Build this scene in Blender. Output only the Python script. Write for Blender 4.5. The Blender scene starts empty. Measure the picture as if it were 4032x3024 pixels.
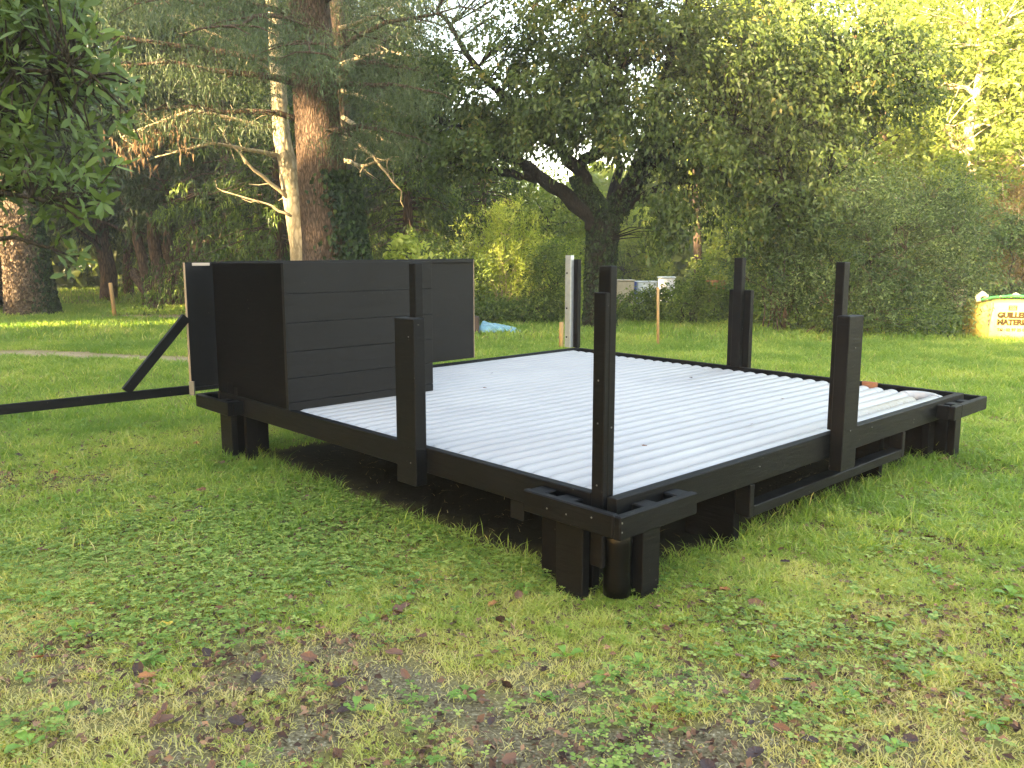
import bpy, math, random
import numpy as np
from mathutils import Vector, Matrix
R = math.radians
rng = np.random.default_rng(7)
random.seed(7)
S = bpy.context.scene
COL = S.collection

# ------------------------------------------------------------------ camera, light, exposure
cam = bpy.data.cameras.new("camera"); co = bpy.data.objects.new("camera", cam); COL.objects.link(co)
cam.sensor_width = 36; cam.lens = 29.13; cam.clip_end = 600; cam.clip_start = .05
co.location = (0, 0, 1.5); co.rotation_euler = (R(90 - 8.35), 0, 0)
S.camera = co
SUN_AZ = (-.72, -.69); SUN_EL = 15
hv = Vector((SUN_AZ[0], SUN_AZ[1], 0)).normalized()
sv = Vector((hv.x * math.cos(R(SUN_EL)), hv.y * math.cos(R(SUN_EL)), math.sin(R(SUN_EL))))
W = bpy.data.worlds.new("World"); S.world = W; W.use_nodes = True
nt = W.node_tree; bg = nt.nodes['Background']
sky = nt.nodes.new('ShaderNodeTexSky'); sky.sky_type = 'NISHITA'; sky.sun_disc = False
sky.sun_elevation = R(SUN_EL); sky.sun_rotation = math.atan2(sv.x, sv.y)
sky.air_density = 1.0; sky.dust_density = 1.5; sky.ozone_density = .7
nt.links.new(sky.outputs[0], bg.inputs[0]); bg.inputs[1].default_value = .15
sl = bpy.data.lights.new("sun", 'SUN'); so = bpy.data.objects.new("sun", sl); COL.objects.link(so)
sl.energy = 5; sl.angle = R(1.0); sl.color = (1, .83, .58)
so.rotation_euler = (-sv).to_track_quat('-Z', 'Y').to_euler()
S.view_settings.view_transform = 'Standard'; S.view_settings.look = 'None'
S.view_settings.exposure = 3.42; S.view_settings.gamma = 1
S.view_settings.use_white_balance = True; S.view_settings.white_balance_temperature = 8500; S.view_settings.white_balance_tint = 13
S.render.engine = 'CYCLES'
S.cycles.max_bounces = 6; S.cycles.diffuse_bounces = 5; S.cycles.transmission_bounces = 4

# ------------------------------------------------------------------ helpers
def tag(o, label=None, cat=None, group=None, kind=None):
    if label: o['label'] = label
    if cat: o['category'] = cat
    if group: o['group'] = group
    if kind: o['kind'] = kind
    return o
def empty(name, loc=(0, 0, 0), rz=0):
    o = bpy.data.objects.new(name, None); COL.objects.link(o); o.location = loc; o.rotation_euler = (0, 0, rz)
    o.empty_display_size = .1
    return o
def kids(o): return [c for c in bpy.data.objects if c.parent == o]
def copy_tree(o, parent=None):
    c = o.copy(); COL.objects.link(c); c.parent = parent
    for ch in kids(o): copy_tree(ch, c)
    return c
def link(name, me, mat, parent=None):
    o = bpy.data.objects.new(name, me); COL.objects.link(o)
    for m in (mat if isinstance(mat, (list, tuple)) else [mat]): me.materials.append(m)
    if parent: o.parent = parent
    return o
def np_mesh(name, V, F, rnd=None, smooth=False, attrs=None):
    """V (n,3); F (m,k) same size faces"""
    V = np.ascontiguousarray(V, np.float32); F = np.ascontiguousarray(F, np.int32)
    me = bpy.data.meshes.new(name); m, k = F.shape
    me.vertices.add(len(V)); me.vertices.foreach_set('co', V.ravel())
    me.loops.add(m * k); me.loops.foreach_set('vertex_index', F.ravel())
    me.polygons.add(m); me.polygons.foreach_set('loop_start', np.arange(m, dtype=np.int32) * k)
    me.polygons.foreach_set('use_smooth', np.full(m, smooth))
    if rnd is not None:
        a = me.attributes.new('rnd', 'FLOAT', 'POINT'); a.data.foreach_set('value', np.ascontiguousarray(rnd, np.float32))
    for kx, val in (attrs or {}).items():
        a = me.attributes.new(kx, 'FLOAT', 'POINT'); a.data.foreach_set('value', np.ascontiguousarray(val, np.float32))
    me.update(calc_edges=True); me.validate()
    return me
class MB:
    """collects shapes of mixed faces"""
    def __init__(s): s.v = []; s.f = []; s.sm = []
    def add(s, vs, fs, sm=False):
        o = len(s.v); s.v += [tuple(p) for p in vs]; s.f += [tuple(i + o for i in f) for f in fs]; s.sm += [sm] * len(fs)
    def box(s, a, b, fn=None, bev=.004):
        """chamfered box a..b, mapped through fn"""
        x0, y0, z0 = a; x1, y1, z1 = b
        if x0 > x1: x0, x1 = x1, x0
        if y0 > y1: y0, y1 = y1, y0
        if z0 > z1: z0, z1 = z1, z0
        bev = min(bev, (x1-x0)*.3, (y1-y0)*.3, (z1-z0)*.3)
        c = ((x0, x1), (y0, y1), (z0, z1)); vs = []; idx = {}
        for ix in (0, 1):
            for iy in (0, 1):
                for iz in (0, 1):
                    for ax in range(3):
                        p = [c[0][ix], c[1][iy], c[2][iz]]
                        for q, sgn in enumerate((ix, iy, iz)):
                            if q != ax: p[q] += bev if sgn == 0 else -bev
                        idx[(ix, iy, iz, ax)] = len(vs); vs.append(p)
        fs = []
        for ax in range(3):
            o1, o2 = [q for q in range(3) if q != ax]
            for sg in (0, 1):
                f = []
                for (a1, a2) in ((0, 0), (1, 0), (1, 1), (0, 1)):
                    k = [0, 0, 0]; k[ax] = sg; k[o1] = a1; k[o2] = a2; f.append(idx[(*k, ax)])
                fs.append(f)
            for a1 in (0, 1):
                for a2 in (0, 1):
                    k0 = [0, 0, 0]; k0[o1] = a1; k0[o2] = a2; k1 = list(k0); k1[ax] = 1
                    fs.append([idx[(*k0, o1)], idx[(*k1, o1)], idx[(*k1, o2)], idx[(*k0, o2)]])
        for ix in (0, 1):
            for iy in (0, 1):
                for iz in (0, 1): fs.append([idx[(ix, iy, iz, q)] for q in range(3)])
        if fn: vs = [fn(*p) for p in vs]
        s.add(vs, fs)
    def tube(s, pts, rad, n=8, cap=True, sm=True):
        P = [Vector(p) for p in pts]; rad = rad if hasattr(rad, '__len__') else [rad] * len(P)
        vs = []; fs = []
        d0 = (P[1] - P[0]).normalized(); up = Vector((0, 0, 1)) if abs(d0.z) < .9 else Vector((1, 0, 0))
        for i, p in enumerate(P):
            d = (P[min(i + 1, len(P) - 1)] - P[max(i - 1, 0)]).normalized()
            a = up - d * up.dot(d)
            a.normalize(); b = d.cross(a); up = a
            for k in range(n):
                t = 2 * math.pi * k / n; vs.append(p + (a * math.cos(t) + b * math.sin(t)) * rad[i])
        for i in range(len(P) - 1):
            for k in range(n):
                k2 = (k + 1) % n; fs.append((i * n + k, i * n + k2, (i + 1) * n + k2, (i + 1) * n + k))
        if cap: fs.append(tuple(range(n - 1, -1, -1))); fs.append(tuple((len(P) - 1) * n + k for k in range(n)))
        s.add(vs, fs, sm)
    def build(s, name, mat, parent=None):
        me = bpy.data.meshes.new(name); me.from_pydata([tuple(v) for v in s.v], [], s.f)
        me.polygons.foreach_set('use_smooth', s.sm); me.update()
        return recalc(link(name, me, mat, parent))
import bmesh
def recalc(o):
    bm = bmesh.new(); bm.from_mesh(o.data); bmesh.ops.recalc_face_normals(bm, faces=bm.faces); bm.to_mesh(o.data); bm.free(); return o
def vnoise(x, y, seed=0):
    """smooth value noise in numpy"""
    x = np.asarray(x, float); y = np.asarray(y, float); xi = np.floor(x).astype(np.int64); yi = np.floor(y).astype(np.int64)
    fx = x - xi; fy = y - yi; fx = fx*fx*(3-2*fx); fy = fy*fy*(3-2*fy)
    def h(a, b):
        n = (a * 374761393 + b * 668265263 + seed * 974634777) & 0x7fffffff
        n = ((n ^ (n >> 13)) * 1274126177) & 0x7fffffff
        return ((n ^ (n >> 16)) & 0xffff) / 65535.
    return (h(xi, yi)*(1-fx)+h(xi+1, yi)*fx)*(1-fy) + (h(xi, yi+1)*(1-fx)+h(xi+1, yi+1)*fx)*fy
def fbm(x, y, seed=0, o=4):
    r = 0; a = .5; t = 0
    for i in range(o): r = r + a*vnoise(x*2**i, y*2**i, seed+i*17); t += a; a *= .5
    return r/t

# ------------------------------------------------------------------ materials
def newmat(name):
    m = bpy.data.materials.new(name); m.use_nodes = True; t = m.node_tree; t.nodes.clear()
    out = t.nodes.new('ShaderNodeOutputMaterial'); return m, t, out
def nd(t, typ, **kw):
    n = t.nodes.new(typ)
    for k, v in kw.items():
        if k in ('operation', 'data_type', 'blend_type', 'attribute_name', 'noise_dimensions', 'feature', 'distance', 'interpolation'): setattr(n, k, v)
        else: n.inputs[k].default_value = v
    return n
def ramp(t, fac, stops):
    r = t.nodes.new('ShaderNodeValToRGB'); cr = r.color_ramp
    while len(cr.elements) < len(stops): cr.elements.new(.5)
    for e, (p, c) in zip(cr.elements, stops): e.position = p; e.color = (*c, 1)
    if fac is not None: t.links.new(fac, r.inputs[0])
    return r
def geo_pos(t, scale=(1, 1, 1), obj=False):
    c = t.nodes.new('ShaderNodeTexCoord'); m = t.nodes.new('ShaderNodeMapping'); m.inputs['Scale'].default_value = scale
    if obj: t.links.new(c.outputs['Object'], m.inputs[0])
    else:
        g = t.nodes.new('ShaderNodeNewGeometry'); t.links.new(g.outputs['Position'], m.inputs[0])
    return m.outputs[0]
def leaf_mat(name, stops, trans=.35, tcol=(1.3, 1.35, .5), rough=.5, spec=.4, hue_noise=.5):
    m, t, out = newmat(name)
    a = nd(t, 'ShaderNodeAttribute', attribute_name='rnd')
    n = nd(t, 'ShaderNodeTexNoise', Scale=.9, Detail=2.0); t.links.new(geo_pos(t), n.inputs['Vector'])
    mx = nd(t, 'ShaderNodeMath', operation='MULTIPLY_ADD'); t.links.new(n.outputs[0], mx.inputs[0]); mx.inputs[1].default_value = hue_noise
    t.links.new(a.outputs['Fac'], mx.inputs[2])
    sb = nd(t, 'ShaderNodeMath', operation='SUBTRACT'); t.links.new(mx.outputs[0], sb.inputs[0]); sb.inputs[1].default_value = hue_noise*.5
    r = ramp(t, sb.outputs[0], stops)
    p = nd(t, 'ShaderNodeBsdfPrincipled', Roughness=rough); p.inputs['Specular IOR Level'].default_value = spec
    t.links.new(r.outputs[0], p.inputs['Base Color'])
    tr = t.nodes.new('ShaderNodeBsdfTranslucent')
    mc = nd(t, 'ShaderNodeMix', data_type='RGBA', blend_type='MULTIPLY'); mc.inputs[0].default_value = 1
    t.links.new(r.outputs[0], mc.inputs[6]); mc.inputs[7].default_value = (*tcol, 1)
    t.links.new(mc.outputs[2], tr.inputs[0])
    ms = t.nodes.new('ShaderNodeMixShader'); ms.inputs[0].default_value = trans
    t.links.new(p.outputs[0], ms.inputs[1]); t.links.new(tr.outputs[0], ms.inputs[2]); t.links.new(ms.outputs[0], out.inputs[0])
    return m
def bark_mat(name, c1, c2, scale=(6, 6, 1.2), bump=.6, size=6):
    m, t, out = newmat(name); pos = geo_pos(t, scale, obj=True)
    v = nd(t, 'ShaderNodeTexVoronoi', Scale=size); v.feature = 'DISTANCE_TO_EDGE'
    n = nd(t, 'ShaderNodeTexNoise', Scale=size*.6, Detail=6.0, Roughness=.65)
    t.links.new(pos, n.inputs['Vector'])
    mv = nd(t, 'ShaderNodeMix', data_type='RGBA'); mv.inputs[0].default_value = .25
    t.links.new(pos, mv.inputs[6]); t.links.new(n.outputs['Color'], mv.inputs[7]); t.links.new(mv.outputs[2], v.inputs['Vector'])
    mm = nd(t, 'ShaderNodeMath', operation='MULTIPLY'); t.links.new(v.outputs[0], mm.inputs[0]); mm.inputs[1].default_value = 2.2
    ad = nd(t, 'ShaderNodeMath', operation='MULTIPLY_ADD'); t.links.new(n.outputs[0], ad.inputs[0]); ad.inputs[1].default_value = .6; t.links.new(mm.outputs[0], ad.inputs[2])
    r = ramp(t, ad.outputs[0], [(.2, c1), (.85, c2)])
    p = nd(t, 'ShaderNodeBsdfPrincipled', Roughness=.9); p.inputs['Specular IOR Level'].default_value = .15
    b = nd(t, 'ShaderNodeBump', Strength=bump, Distance=.04); t.links.new(ad.outputs[0], b.inputs['Height'])
    t.links.new(r.outputs[0], p.inputs['Base Color']); t.links.new(b.outputs[0], p.inputs['Normal']); t.links.new(p.outputs[0], out.inputs[0])
    return m
def plain(name, c, rough=.5, spec=.5, var=.15, nscale=8, bump=0, bscale=60, metal=0, stretch=(1, 1, 1)):
    m, t, out = newmat(name); pos = geo_pos(t, stretch, obj=True)
    n = nd(t, 'ShaderNodeTexNoise', Scale=float(nscale), Detail=5.0, Roughness=.6); t.links.new(pos, n.inputs['Vector'])
    r = ramp(t, n.outputs[0], [(.3, tuple(x*(1-var) for x in c)), (.7, tuple(min(1, x*(1+var)) for x in c))])
    p = nd(t, 'ShaderNodeBsdfPrincipled', Roughness=rough, Metallic=metal); p.inputs['Specular IOR Level'].default_value = spec
    t.links.new(r.outputs[0], p.inputs['Base Color'])
    if bump:
        n2 = nd(t, 'ShaderNodeTexNoise', Scale=float(bscale), Detail=4.0); t.links.new(pos, n2.inputs['Vector'])
        b = nd(t, 'ShaderNodeBump', Strength=bump, Distance=.01); t.links.new(n2.outputs[0], b.inputs['Height']); t.links.new(b.outputs[0], p.inputs['Normal'])
    t.links.new(p.outputs[0], out.inputs[0]); return m
def paint_black(name, base, worn, rough=.5, stretch=(3, 3, 30), spec=.4):
    """black wood paint over grain, with small chips and rubbed spots"""
    m, t, out = newmat(name); pos = geo_pos(t, stretch, obj=True); pos2 = geo_pos(t, (1, 1, 1), obj=True)
    g = nd(t, 'ShaderNodeTexNoise', Scale=2.0, Detail=8.0, Roughness=.65, Distortion=.6); t.links.new(pos, g.inputs['Vector'])
    k = nd(t, 'ShaderNodeTexNoise', Scale=38.0, Detail=2.0); t.links.new(pos2, k.inputs['Vector'])
    l = nd(t, 'ShaderNodeTexNoise', Scale=2.2, Detail=4.0); t.links.new(pos2, l.inputs['Vector'])
    r0 = ramp(t, l.outputs[0], [(.3, base), (.75, worn)])
    ch = nd(t, 'ShaderNodeMapRange'); ch.inputs[1].default_value = .755; ch.inputs[2].default_value = .775; t.links.new(k.outputs[0], ch.inputs[0])
    mx = nd(t, 'ShaderNodeMix', data_type='RGBA'); t.links.new(ch.outputs[0], mx.inputs[0]); t.links.new(r0.outputs[0], mx.inputs[6]); mx.inputs[7].default_value = (.07, .065, .055, 1)
    p = nd(t, 'ShaderNodeBsdfPrincipled'); p.inputs['Specular IOR Level'].default_value = spec
    rr = nd(t, 'ShaderNodeMapRange'); rr.inputs[3].default_value = rough-.12; rr.inputs[4].default_value = rough+.15; t.links.new(g.outputs[0], rr.inputs[0])
    t.links.new(rr.outputs[0], p.inputs['Roughness']); t.links.new(mx.outputs[2], p.inputs['Base Color'])
    b = nd(t, 'ShaderNodeBump', Strength=.55, Distance=.005); t.links.new(g.outputs[0], b.inputs['Height']); t.links.new(b.outputs[0], p.inputs['Normal'])
    t.links.new(p.outputs[0], out.inputs[0]); return m

G = {}
G['black_wood'] = paint_black('black_wood', (.0014, .0016, .002), (.0038, .0042, .005), .55, spec=.14)
G['black_panel'] = paint_black('black_panel', (.0036, .004, .005), (.006, .0066, .0078), .5, (2, 2, 8), .17)
G['black_dull'] = paint_black('black_dull', (.003, .003, .003), (.004, .004, .004), .75, spec=.06)
G['matte_panel'] = paint_black('matte_panel', (.003, .003, .003), (.004, .004, .004), .8, spec=.04)
G['raw_edge'] = plain('raw_edge', (.35, .26, .17), .8)
G['black_plastic'] = plain('black_plastic', (.003, .003, .003), .3, .12, bump=.35, bscale=9)
G['alu'] = plain('alu', (.36, .40, .44), .4, .5, .12, 20, metal=.7)
G['tape'] = plain('tape', (.42, .34, .28), .6)
G['nail'] = plain('nail', (.16, .16, .15), .4, metal=.5)
G['bark_big'] = bark_mat('bark_big', (.035, .024, .016), (.17, .115, .08), (5, 5, 1.3), 1.0, 6)
G['bark_dark'] = bark_mat('bark_dark', (.016, .014, .010), (.06, .05, .035), (5, 5, 1.5), .7, 6)
G['bark_black'] = bark_mat('bark_black', (.008, .007, .005), (.028, .023, .017), (5, 5, 1.5), .7, 6)
G['bark_pale'] = bark_mat('bark_pale', (.25, .20, .12), (.52, .44, .30), (3, 3, 1.2), .35, 4)
G['bark_red'] = bark_mat('bark_red', (.03, .021, .015), (.13, .09, .062), (5, 5, .8), .6, 4)
G['dead'] = plain('dead_wood', (.36, .29, .18), .85, .2, .3, 10, .3)
G['stake'] = plain('stake_wood', (.34, .22, .10), .8, .2, .2, 10, .3, stretch=(1, 1, .2))
G['tarp'] = plain('blue_tarp', (.14, .32, .40), .35, .5, .3, 12, .3, 20)
G['brick'] = plain('orange_brick', (.25, .11, .06), .9, .2, .3, 12, .4)

# ------------------------------------------------------------------ platform frame of reference: u along the right beam, v along the left beam
UO = Vector((.45486, 3.4915, 0)); EU = Vector((.72394, .68986, 0)); EV = Vector((-.67467, .73812, 0))
def D(u, v, z): return UO + EU*u + EV*v + Vector((0, 0, z + .05*max(0, u/4.3)*max(0, v/4.18)*min(1, z/.3)))
UOT = empty
def pts_in_deck(x, y):
    dx = x - UO.x; dy = y - UO.y; det = EU.x*EV.y - EV.x*EU.y
    return (dx*EV.y - dy*EV.x)/det, (EU.x*dy - EU.y*dx)/det

# ------------------------------------------------------------------ ground
PATHS = [(((-11.5, 14.6), (-7.9, 13.9), (-6.4, 13.4), (-5.0, 13.0), (-3.6, 12.6)), .42), (((-11, 23.6), (-8.5, 23.2), (-5, 23.3)), .8)]
def path_mask(x, y):
    m = np.zeros_like(x)
    for pts, w in PATHS:
        for (a, b) in zip(pts[:-1], pts[1:]):
            a = np.array(a); b = np.array(b); ab = b-a; t = np.clip(((x-a[0])*ab[0]+(y-a[1])*ab[1])/(ab@ab), 0, 1)
            d = np.hypot(x-a[0]-t*ab[0], y-a[1]-t*ab[1]); m = np.maximum(m, np.clip(1.3-d/w*.9-.6*vnoise(x*3, y*3, 5), 0, 1))
    return m
def g_height(x, y): return -.022 + .05*(fbm(x*.35, y*.35, 3)-.5) + .02*(fbm(x*2.2, y*2.2, 8)-.5)
def g_bare(x, y):
    """0 lush .. 1 bare soil and moss; worn patch in front of the camera"""
    n = fbm(x*1.1, y*1.1, 21); n2 = fbm(x*4.5, y*4.5, 31, 3)
    near = np.clip((4.3 - y + .25*np.abs(x)*0)/1.6, 0, 1)
    spot = np.exp(-(((x-.15)/.9)**2 + ((y-2.55)/.5)**2))
    spot2 = np.exp(-(((x+1.3)/1.1)**2 + ((y-3.0)/.5)**2))*.75
    b = near*(.25*n + .62*n2 - .12) + .46*spot*(.5+n2) + .35*spot2*n2*1.5 + .12*(n-.5) + .25*np.clip((x-2.2)/1.5, 0, 1)*np.clip((5-y)/2, 0, 1)*n2
    b = b + .7*np.exp(-(((x+3.4)/.7)**2 + ((y-5.6)/.5)**2))*n2*1.4
    u, v = pts_in_deck(x, y); b = b - .5*np.exp(-(np.maximum(0, np.maximum(np.maximum(-u, u-4.3), np.maximum(-v, v-4.2)))/.22)**2)
    return np.clip(np.maximum(b, path_mask(x, y)), 0, 1)
def g_under_shade(x, y):
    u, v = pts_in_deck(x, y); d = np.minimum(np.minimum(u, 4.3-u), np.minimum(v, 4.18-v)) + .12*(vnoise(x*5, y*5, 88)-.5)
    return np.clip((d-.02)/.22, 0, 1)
def g_clover(x, y):
    c = np.exp(-(((x+1.75)/1.1)**2 + ((y-4.15)/.55)**2))*1.2 + np.exp(-(((x+1.1)/.8)**2 + ((y-4.7)/.7)**2))
    c = c*(.4+.9*fbm(x*2, y*2, 77)) + 1.1*np.clip(fbm(x*1.5, y*1.5, 55)-.55, 0, 1)*2*(y < 7)
    return np.clip(c, 0, 1)
def axis(a, b, s, n):
    t = np.linspace(-1, 1, n); k = 3.2; q = np.sinh(k*t)/np.sinh(k); return s + np.where(q < 0, q*(s-a), q*(b-s))
gx = axis(-120, 120, 0, 420); gy = axis(-60, 220, 4.0, 420)
XX, YY = np.meshgrid(gx, gy); x = XX.ravel(); y = YY.ravel(); n = 420
zz = g_height(x, y)
i = np.arange(n-1); I, J = np.meshgrid(i, i); a = (J*n+I).ravel(); F = np.stack([a, a+1, a+n+1, a+n], 1)
m, t, out = newmat('turf_soil')
pos = geo_pos(t)
ab = nd(t, 'ShaderNodeAttribute', attribute_name='bare'); ap = nd(t, 'ShaderNodeAttribute', attribute_name='path')
n1 = nd(t, 'ShaderNodeTexNoise', Scale=22.0, Detail=6.0, Roughness=.7); t.links.new(pos, n1.inputs['Vector'])
n2 = nd(t, 'ShaderNodeTexNoise', Scale=3.0, Detail=5.0, Roughness=.6); t.links.new(pos, n2.inputs['Vector'])
n3 = nd(t, 'ShaderNodeTexNoise', Scale=90.0, Detail=3.0); t.links.new(pos, n3.inputs['Vector'])
moss = ramp(t, n1.outputs[0], [(.3, (.12, .11, .035)), (.55, (.21, .19, .06)), (.75, (.34, .29, .12))])
soil = ramp(t, n3.outputs[0], [(.3, (.06, .045, .026)), (.6, (.20, .17, .10)), (.74, (.40, .36, .26))])
sm = nd(t, 'ShaderNodeMath', operation='MULTIPLY_ADD'); t.links.new(n2.outputs[0], sm.inputs[0]); sm.inputs[1].default_value = 1.2; t.links.new(ab.outputs['Fac'], sm.inputs[2])
s2 = nd(t, 'ShaderNodeMapRange'); s2.inputs[1].default_value = .95; s2.inputs[2].default_value = 1.25; t.links.new(sm.outputs[0], s2.inputs[0])
mx = nd(t, 'ShaderNodeMix', data_type='RGBA'); t.links.new(s2.outputs[0], mx.inputs[0]); t.links.new(moss.outputs[0], mx.inputs[6]); t.links.new(soil.outputs[0], mx.inputs[7])
mx2 = nd(t, 'ShaderNodeMix', data_type='RGBA'); t.links.new(ap.outputs['Fac'], mx2.inputs[0]); t.links.new(mx.outputs[2], mx2.inputs[6]); mx2.inputs[7].default_value = (.42, .32, .19, 1)
p = nd(t, 'ShaderNodeBsdfPrincipled', Roughness=.95); p.inputs['Specular IOR Level'].default_value = .1
bp = nd(t, 'ShaderNodeBump', Strength=.8, Distance=.02); t.links.new(n1.outputs[0], bp.inputs['Height']); t.links.new(bp.outputs[0], p.inputs['Normal'])
au = nd(t, 'ShaderNodeAttribute', attribute_name='under'); mx3 = nd(t, 'ShaderNodeMix', data_type='RGBA'); t.links.new(au.outputs['Fac'], mx3.inputs[0]); t.links.new(mx2.outputs[2], mx3.inputs[6]); mx3.inputs[7].default_value = (.018, .016, .010, 1)  # platform's shade painted into the ground colour, near-black across its footprint
t.links.new(mx3.outputs[2], p.inputs['Base Color']); t.links.new(p.outputs[0], out.inputs[0])
g = link('ground', np_mesh('ground', np.stack([x, y, zz], 1), F, smooth=True, attrs={'bare': g_bare(x, y), 'path': path_mask(x, y), 'under': g_under_shade(x, y)}), m)
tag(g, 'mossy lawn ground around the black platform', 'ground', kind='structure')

# ------------------------------------------------------------------ grass
def scatter(n, y0, y1, xw=.72, xm=.8):
    """even scatter over the trapezoid the camera can see, plus a margin"""
    y = y0 + (y1-y0)*rng.random(n*2)
    half = xw*y + xm; keep = rng.random(n*2) < half/(xw*y1+xm); y = y[keep][:n]; half = half[keep][:n]
    return (rng.random(len(y))*2-1)*half, y
def blades(x, y, h, w, lean, segs=2, flat=0.):
    n = len(x); z = g_height(x, y); a = rng.random(n)*2*np.pi; az = rng.random(n)*2*np.pi
    L = h*lean*(.3+rng.random(n)); dx = np.cos(a)*L; dy = np.sin(a)*L; wx = np.cos(az)*w/2; wy = np.sin(az)*w/2
    hh = h*(1-flat)
    V = np.zeros((n, 5, 3))
    V[:, 0] = np.stack([x-wx, y-wy, z-.003], 1); V[:, 1] = np.stack([x+wx, y+wy, z-.003], 1)
    V[:, 2] = np.stack([x+wx*.8+dx*.35, y+wy*.8+dy*.35, z+hh*.6], 1); V[:, 3] = np.stack([x-wx*.8+dx*.35, y-wy*.8+dy*.35, z+hh*.6], 1)
    V[:, 4] = np.stack([x+dx, y+dy, z+hh], 1)
    b = np.arange(n)[:, None]*5
    F = np.concatenate([b+[0, 1, 2], b+[0, 2, 3], b+[3, 2, 4]], 0)
    return V.reshape(-1, 3), F, n
def grass_obj(name, label, parts, mat):
    Vs = []; Fs = []; rs = []; o = 0
    for (x, y, h, w, lean, r, flat) in parts:
        V, F, n = blades(x, y, h, w, lean, flat=flat); Vs.append(V); Fs.append(F+o); o += len(V); rs.append(np.repeat(r, 5))
    ob = link(name, np_mesh(name, np.concatenate(Vs), np.concatenate(Fs), np.concatenate(rs)), mat)
    return tag(ob, label, 'grass', kind='stuff')
G['grass'] = leaf_mat('grass', [(0, (.14, .26, .045)), (.35, (.30, .41, .085)), (.65, (.50, .51, .15)), (1, (.68, .57, .29))], .45, (1.15, 1.2, .6), .5, .35, .5)
G['straw'] = leaf_mat('straw', [(0, (.20, .15, .06)), (.6, (.36, .27, .13)), (1, (.5, .42, .24))], .3, (1, 1, .8), .7, .2, .3)
parts = []
def lush(x, y): return 1 - g_bare(x, y)
def add_band(n, y0, y1, h, w, lean=.7, xm=.8):
    x, y = scatter(n, y0, y1, xm=xm); l = lush(x, y); cl = .5*fbm(x*3.2, y*3.2, 41, 3)+.5*np.clip(2.2*fbm(x*11, y*11, 43, 2)-.6, 0, 1); dens = np.clip((l-.22)*1.5, .06, 1)*(.25+1.2*cl)*(1-.7*g_clover(x, y))
    dens = dens*(1-1.0*g_under_shade(x, y))*(path_mask(x, y) < .25); k = rng.random(len(x)) < dens; x, y, l, cl = x[k], y[k], l[k], cl[k]
    u, v = pts_in_deck(x, y)
    edge = np.exp(-(np.maximum(0, np.maximum(np.maximum(-u, u-4.3), np.maximum(-v, v-4.2)))/.35)**2)
    inside = (u > .35) & (u < 4) & (v > .35) & (v < 3.9)
    hh = h*(.45+.75*rng.random(len(x)))*(.5+.7*l)*(.35+1.2*cl)*(1+.05*edge)*np.where(inside, .8, 1)
    dry = np.clip(.75-l, 0, .6)*.9 + .8*(fbm(x*.9, y*.9, 63)-.45) + .5*(fbm(x*5, y*5, 64, 2)-.5)*(y < 9) + .40*(1-np.clip((y-2.6)/2.6, 0, 1))
    r = np.clip(.28 - .10*np.clip((y-4)/3, 0, 1) + dry + .28*(rng.random(len(x))-.5) + (rng.random(len(x)) < .05)*.5, 0, 1)
    r = np.clip(r - .22*edge, 0, 1)
    r = np.clip(r + .25*(rng.random(len(x)) < .12)*(y < 7) - .12*(cl > .62), 0, 1)
    parts.append((x, y, hh, w*(.6+.8*rng.random(len(x))), lean, r, 0))
add_band(330000, 1.7, 4.2, .026, .0042, 1.9)
add_band(26000, 1.7, 5.0, .045, .0038, 1.0)
add_band(320000, 4.2, 8, .038, .0062, 1.6)
add_band(40000, 4.2, 9, .08, .005, .9)
add_band(250000, 8, 16, .065, .011, 1.2)
add_band(170000, 16, 30, .10, .022, 1.0, 2)
add_band(60000, 30, 60, .16, .045, .6, 4)
grass_obj('grass', 'short green lawn grass growing over the whole clearing', parts, G['grass'])
parts = []
x, y = scatter(26000, 1.7, 7.5); b = g_bare(x, y); k = rng.random(len(x)) < .12+.9*b*fbm(x*2, y*2, 91); x, y = x[k], y[k]
parts.append((x, y, .05+.05*rng.random(len(x)), .003+0*x, 1.0, rng.random(len(x)), .85))
x, y = scatter(30000, 7.5, 24, xm=2); k = rng.random(len(x)) < .03 + .97*path_mask(x, y); x, y = x[k], y[k]
parts.append((x, y, .06+.05*rng.random(len(x)), .012+0*x, 1.0, rng.random(len(x)), .7))
grass_obj('dry_grass', 'dry straw coloured grass lying over the worn lawn and path', parts, G['straw'])

# clover: three round leaflets on a short stalk
G['clover'] = leaf_mat('clover', [(0, (.09, .18, .035)), (.55, (.21, .32, .065)), (1, (.40, .48, .13))], .35, (1.1, 1.3, .5), .5, .3, .4)
x, y = scatter(120000, 1.7, 8); c = g_clover(x, y)*(1-.35*(x > .6)) + .05 + .14*(fbm(x*4, y*4, 58, 2) > .58)*(y < 6); k = rng.random(len(x)) < np.clip(c-.08, 0, 1)*1.6; x, y = x[k], y[k]
k2 = (pts_in_deck(x, y)[0] < .1) | (pts_in_deck(x, y)[1] < .1); x, y = x[k2], y[k2]
n = len(x); z = g_height(x, y)+.014+.035*rng.random(n); r0 = .0045+.0075*rng.random(n); a0 = rng.random(n)*6.28
Vs = []; Fs = []
for q in range(3):
    a = a0 + q*2.094; ca, sa = np.cos(a), np.sin(a); V = np.zeros((n, 5, 3)); tl = .3*(rng.random(n)-.4)
    for j, (du, dv) in enumerate(((0, 0), (.9, .75), (1.8, .5), (1.8, -.5), (.9, -.75))):
        V[:, j] = np.stack([x+r0*(du*ca-dv*sa), y+r0*(du*sa+dv*ca), z+tl*r0*du+abs(dv)*.25*r0], 1)
    Vs.append(V.reshape(-1, 3)); Fs.append((np.arange(n)[:, None]*5+np.arange(5))+q*n*5)
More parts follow.
